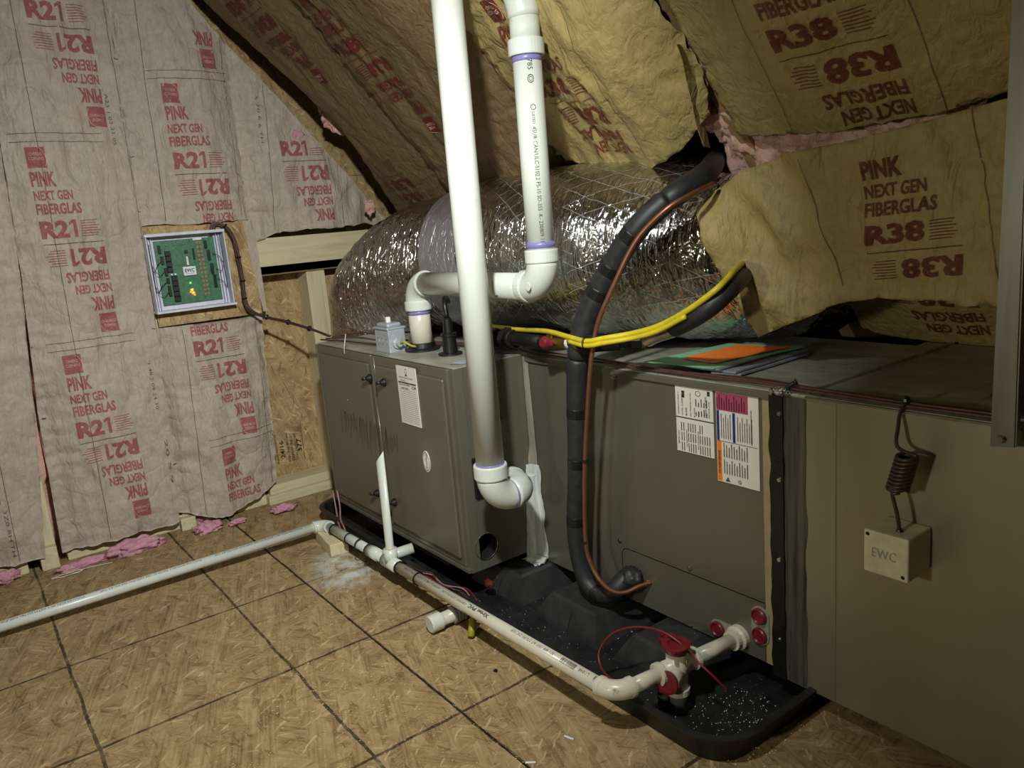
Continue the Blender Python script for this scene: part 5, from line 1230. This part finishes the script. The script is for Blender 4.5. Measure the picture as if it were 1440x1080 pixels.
lp = [P(1023, 971, y=1.09), P(1000, 948, y=1.07), P(975, 925, y=1.06), P(955, 903, y=1.05), P(925, 886, y=1.04), P(890, 882, y=1.03), P(860, 892, y=1.01), P(843, 915, y=.99), P(845, 938, y=.975), P(860, 955, y=.955), P(880, 965, y=.93)]
G().tube(smoothpath(lp, 8), .0024, 8).out('wire', MT['redwire'], rw, smooth=True)
# capped pan outlet on the floor in front
po = thing('pan_outlet_fitting', 'capped white and grey plastic outlet sticking out of the pan front', 'drain fitting', P(650, 862, z=.03))
c = V3((-1.60, .955, .030)); e = V3((-1.602, .865, .028)); du_ = (e-c).normalized()
G().tube([c+V3((0, .015, 0)), e], .017, 24).out('outlet_stub', MT['pvc_cream'], po, smooth=True)
for k in range(4): G().lathe([(.020, 0), (.0225, .001), (.0225, .006), (.020, .007)], c+du_*(.018+.009*k), du_, 24).out('grey_thread_ring', MT['grey'], po)
G().lathe([(.0215, 0), (.022, .001), (.022, .030), (.020, .033), (.0001, .033)], e-du_*.005, du_, 28).out('end_cap', MT['pvc'], po)
G().tube(smoothpath([(-1.545, .94, .035), (-1.535, .925, .033), (-1.522, .912, .030)], 5), .009, 12).out('yellow_tube', MT['dull_yellow'], po, smooth=True); G().tube(smoothpath([(-1.524, .916, .032), (-1.515, .905, .020), (-1.512, .900, .008)], 5), .009, 12).out('yellow_tube', MT['dull_yellow'], po, smooth=True)
# small wires under the drain pipe
wz = thing('float_switch_wires', 'tangle of thin brown and red wires under the drain pipe in front of the furnace', 'wire', (-1.8, .93, .02))
for k in range(5):
    pts = []
    for i in range(9):
        f = i/8; pts.append(V3((-2.02+.44*f, .925+.015*math.sin(f*7+k)+.04*(f > .8)*f, .040+.030*math.sin(f*3.1)+.010*noise.noise(V3((f*6, k*3, 0)))+.012*k*(f > .5)*.3)))
    G().tube(smoothpath(pts, 5), .0017, 6).out('wire', [MT['brown_wire'], MT['dark_wire'], MT['redwire'], MT['pink_wire'], MT['brown_wire']][k], wz, smooth=True)
tag(lump((-1.64, 1.05, .050), (.016, .012, .010), 9, 'red_wire_nut', MT['red_ink_roof'], None, 3, .5, 3), 'dark red wire connector cluster in shadow below the furnace corner', 'connector')

# ---------------------------------------------------------------- papers on the deck
def sheet(name, pts, z, th, mat, par, label=None, curl=0., n=8):
    a, b, c, d = [V3((x, y, z)) for x, y in pts]; vs = []; 
    for j in range(n+1):
        for i in range(n+1):
            u, v = i/n, j/n; p = (a*(1-u)+b*u)*(1-v)+(d*(1-u)+c*u)*v; p.z += curl*((2*u-1)**2)*.5+.0015*noise.noise(V3((u*4, v*4, z*100))); vs.append(p)
    W1 = n+1; m = W1*W1; F = [(j*W1+i, j*W1+i+1, (j+1)*W1+i+1, (j+1)*W1+i) for j in range(n) for i in range(n)]
    F = F+[tuple(m+k for k in f[::-1]) for f in F]
    for i in range(n): F += [(i, m+i, m+i+1, i+1), (n*W1+i, n*W1+i+1, m+n*W1+i+1, m+n*W1+i), (i*W1, (i+1)*W1, m+(i+1)*W1, m+i*W1), (i*W1+n, m+i*W1+n, m+(i+1)*W1+n, (i+1)*W1+n)]
    return mesh(name, [p+V3((0, 0, th)) for p in vs]+vs, F, mat, par, smooth=False, label=label)
def xy(a, b, z=.66): p = P(a, b, z=z); return (p.x, p.y)
def loosesheet(nm, px, z, th, mat, lab, curl=0.):
    o = sheet(nm, [xy(a, b, z) for a, b in px], z, th, mat, None, None, curl); tag(o, lab, 'paper'); return o
loosesheet('booklet', [(1000, 527), (1042, 529), (1137, 500), (1060, 488)], .6475, .004, MT['booklet'], 'bottom thick grey booklet of the paper stack on the deck', .002)
loosesheet('booklet', [(960, 516), (1035, 526), (1136, 495), (1050, 484)], .6525, .004, MT['booklet'], 'middle grey booklet of the paper stack on the deck', .003)
loosesheet('booklet', [(975, 514), (1012, 522), (1136, 487), (1060, 484)], .6575, .003, MT['booklet'], 'topmost grey booklet of the paper stack, its edge curled up', .004)
loosesheet('folder_sheet', [(905, 509), (1003, 519), (1132, 488), (1025, 483)], .6615, .0008, MT['green'], 'pale green sheet under the orange sheet on the deck')
loosesheet('paper_sheet', [(958, 505), (1008, 511), (1115, 488), (1037, 486)], .6638, .0008, MT['orange'], 'bright orange sheet lying on top of the paper stack', .003)

# ---------------------------------------------------------------- little things on the floor
p = P(95, 808, z=.003)
cdp = [p+V3((.02*math.cos(a*.5)*(.5+.1*(a > 12)), .045*math.sin(a*.5), .002*(a % 2))) for a in range(20)]+[p+V3((0, .09, .001)), p+V3((.012, .13, .001))]
tag(G().tube(smoothpath(cdp, 3), .0014, 6).out('cord_scrap', MT['string'], None, smooth=True, loc=p), 'thin pale cord loop lying on the floor by the bottom plate', 'cord')
def offcut(px, py, L, ang, lab, mat='white'):
    p = P(px, py, z=.002); m = Matrix.Rotation(ang, 3, 'Z'); o = G().box((p.x-L/2, p.y-.002, .0003), (p.x+L/2, p.y+.002, .003), .0006, m, 1).out('offcut', MT[mat], None, loc=p); tag(o, lab, 'scrap')
offcut(800, 1037, .022, .3, 'thin white sliver on the floor near the front corner of the pan'); offcut(746, 1072, .02, .9, 'thin white sliver on the floor at the bottom edge of the photo'); offcut(196, 786, .02, 1.2, 'small pale wood splinter on the floor below the pink clump', 'chip')
tag(lump(P(697, 943, z=.002), (.006, .005, .0025), 4, 'bark_chip', MT['iron'], None, 2), 'small dark brown chip on the floor in front of the drain pipe', 'scrap')
g = G(); rs = random.Random(12)
def dust(n, box, size):
    for _ in range(n):
        a = rs.uniform(box[0], box[2]); b = rs.uniform(box[1], box[3]); p = P(a, b, z=.0006)
        if p.y > .93 or p.x < -2.85 or p.y < -1: continue
        s = size*rs.uniform(.4, 1.5); an = rs.uniform(0, 3.14); d = V3((math.cos(an), math.sin(an), 0))*s; q = V3((-d.y, d.x, 0))*rs.uniform(.2, .6); u = V3((0, 0, s*.5))
        g.add([p-d-q, p+d-q, p+d+q, p-d+q, p+u], [(0, 1, 4), (1, 2, 4), (2, 3, 4), (3, 0, 4)])
dust(900, (300, 860, 700, 1080), .0013); dust(500, (560, 880, 860, 1080), .0012); dust(260, (380, 930, 560, 1010), .0018); dust(500, (0, 760, 620, 1080), .0010); dust(250, (860, 1000, 1250, 1080), .0012)
o = g.out('sawdust', MT['chip'], None); tag(o, 'scattered fine pale sawdust flecks on the OSB floor', 'sawdust'); o['kind'] = 'stuff'
g = G()
for _ in range(420):
    x = rs.uniform(-.98, -.76) if rs.random() < .6 else rs.uniform(-1.6, -.8); y = rs.uniform(.99, 1.2); s = rs.uniform(.0006, .0018)
    p = V3((x, y, .0045)); g.add([p, p+V3((s, s*.4, 0)), p+V3((s*.3, s, s))], [(0, 1, 2)])
o = g.out('plastic_shavings', MT['white'], None); tag(o, 'tiny white pipe shavings scattered in the black pan', 'shavings'); o['kind'] = 'stuff'
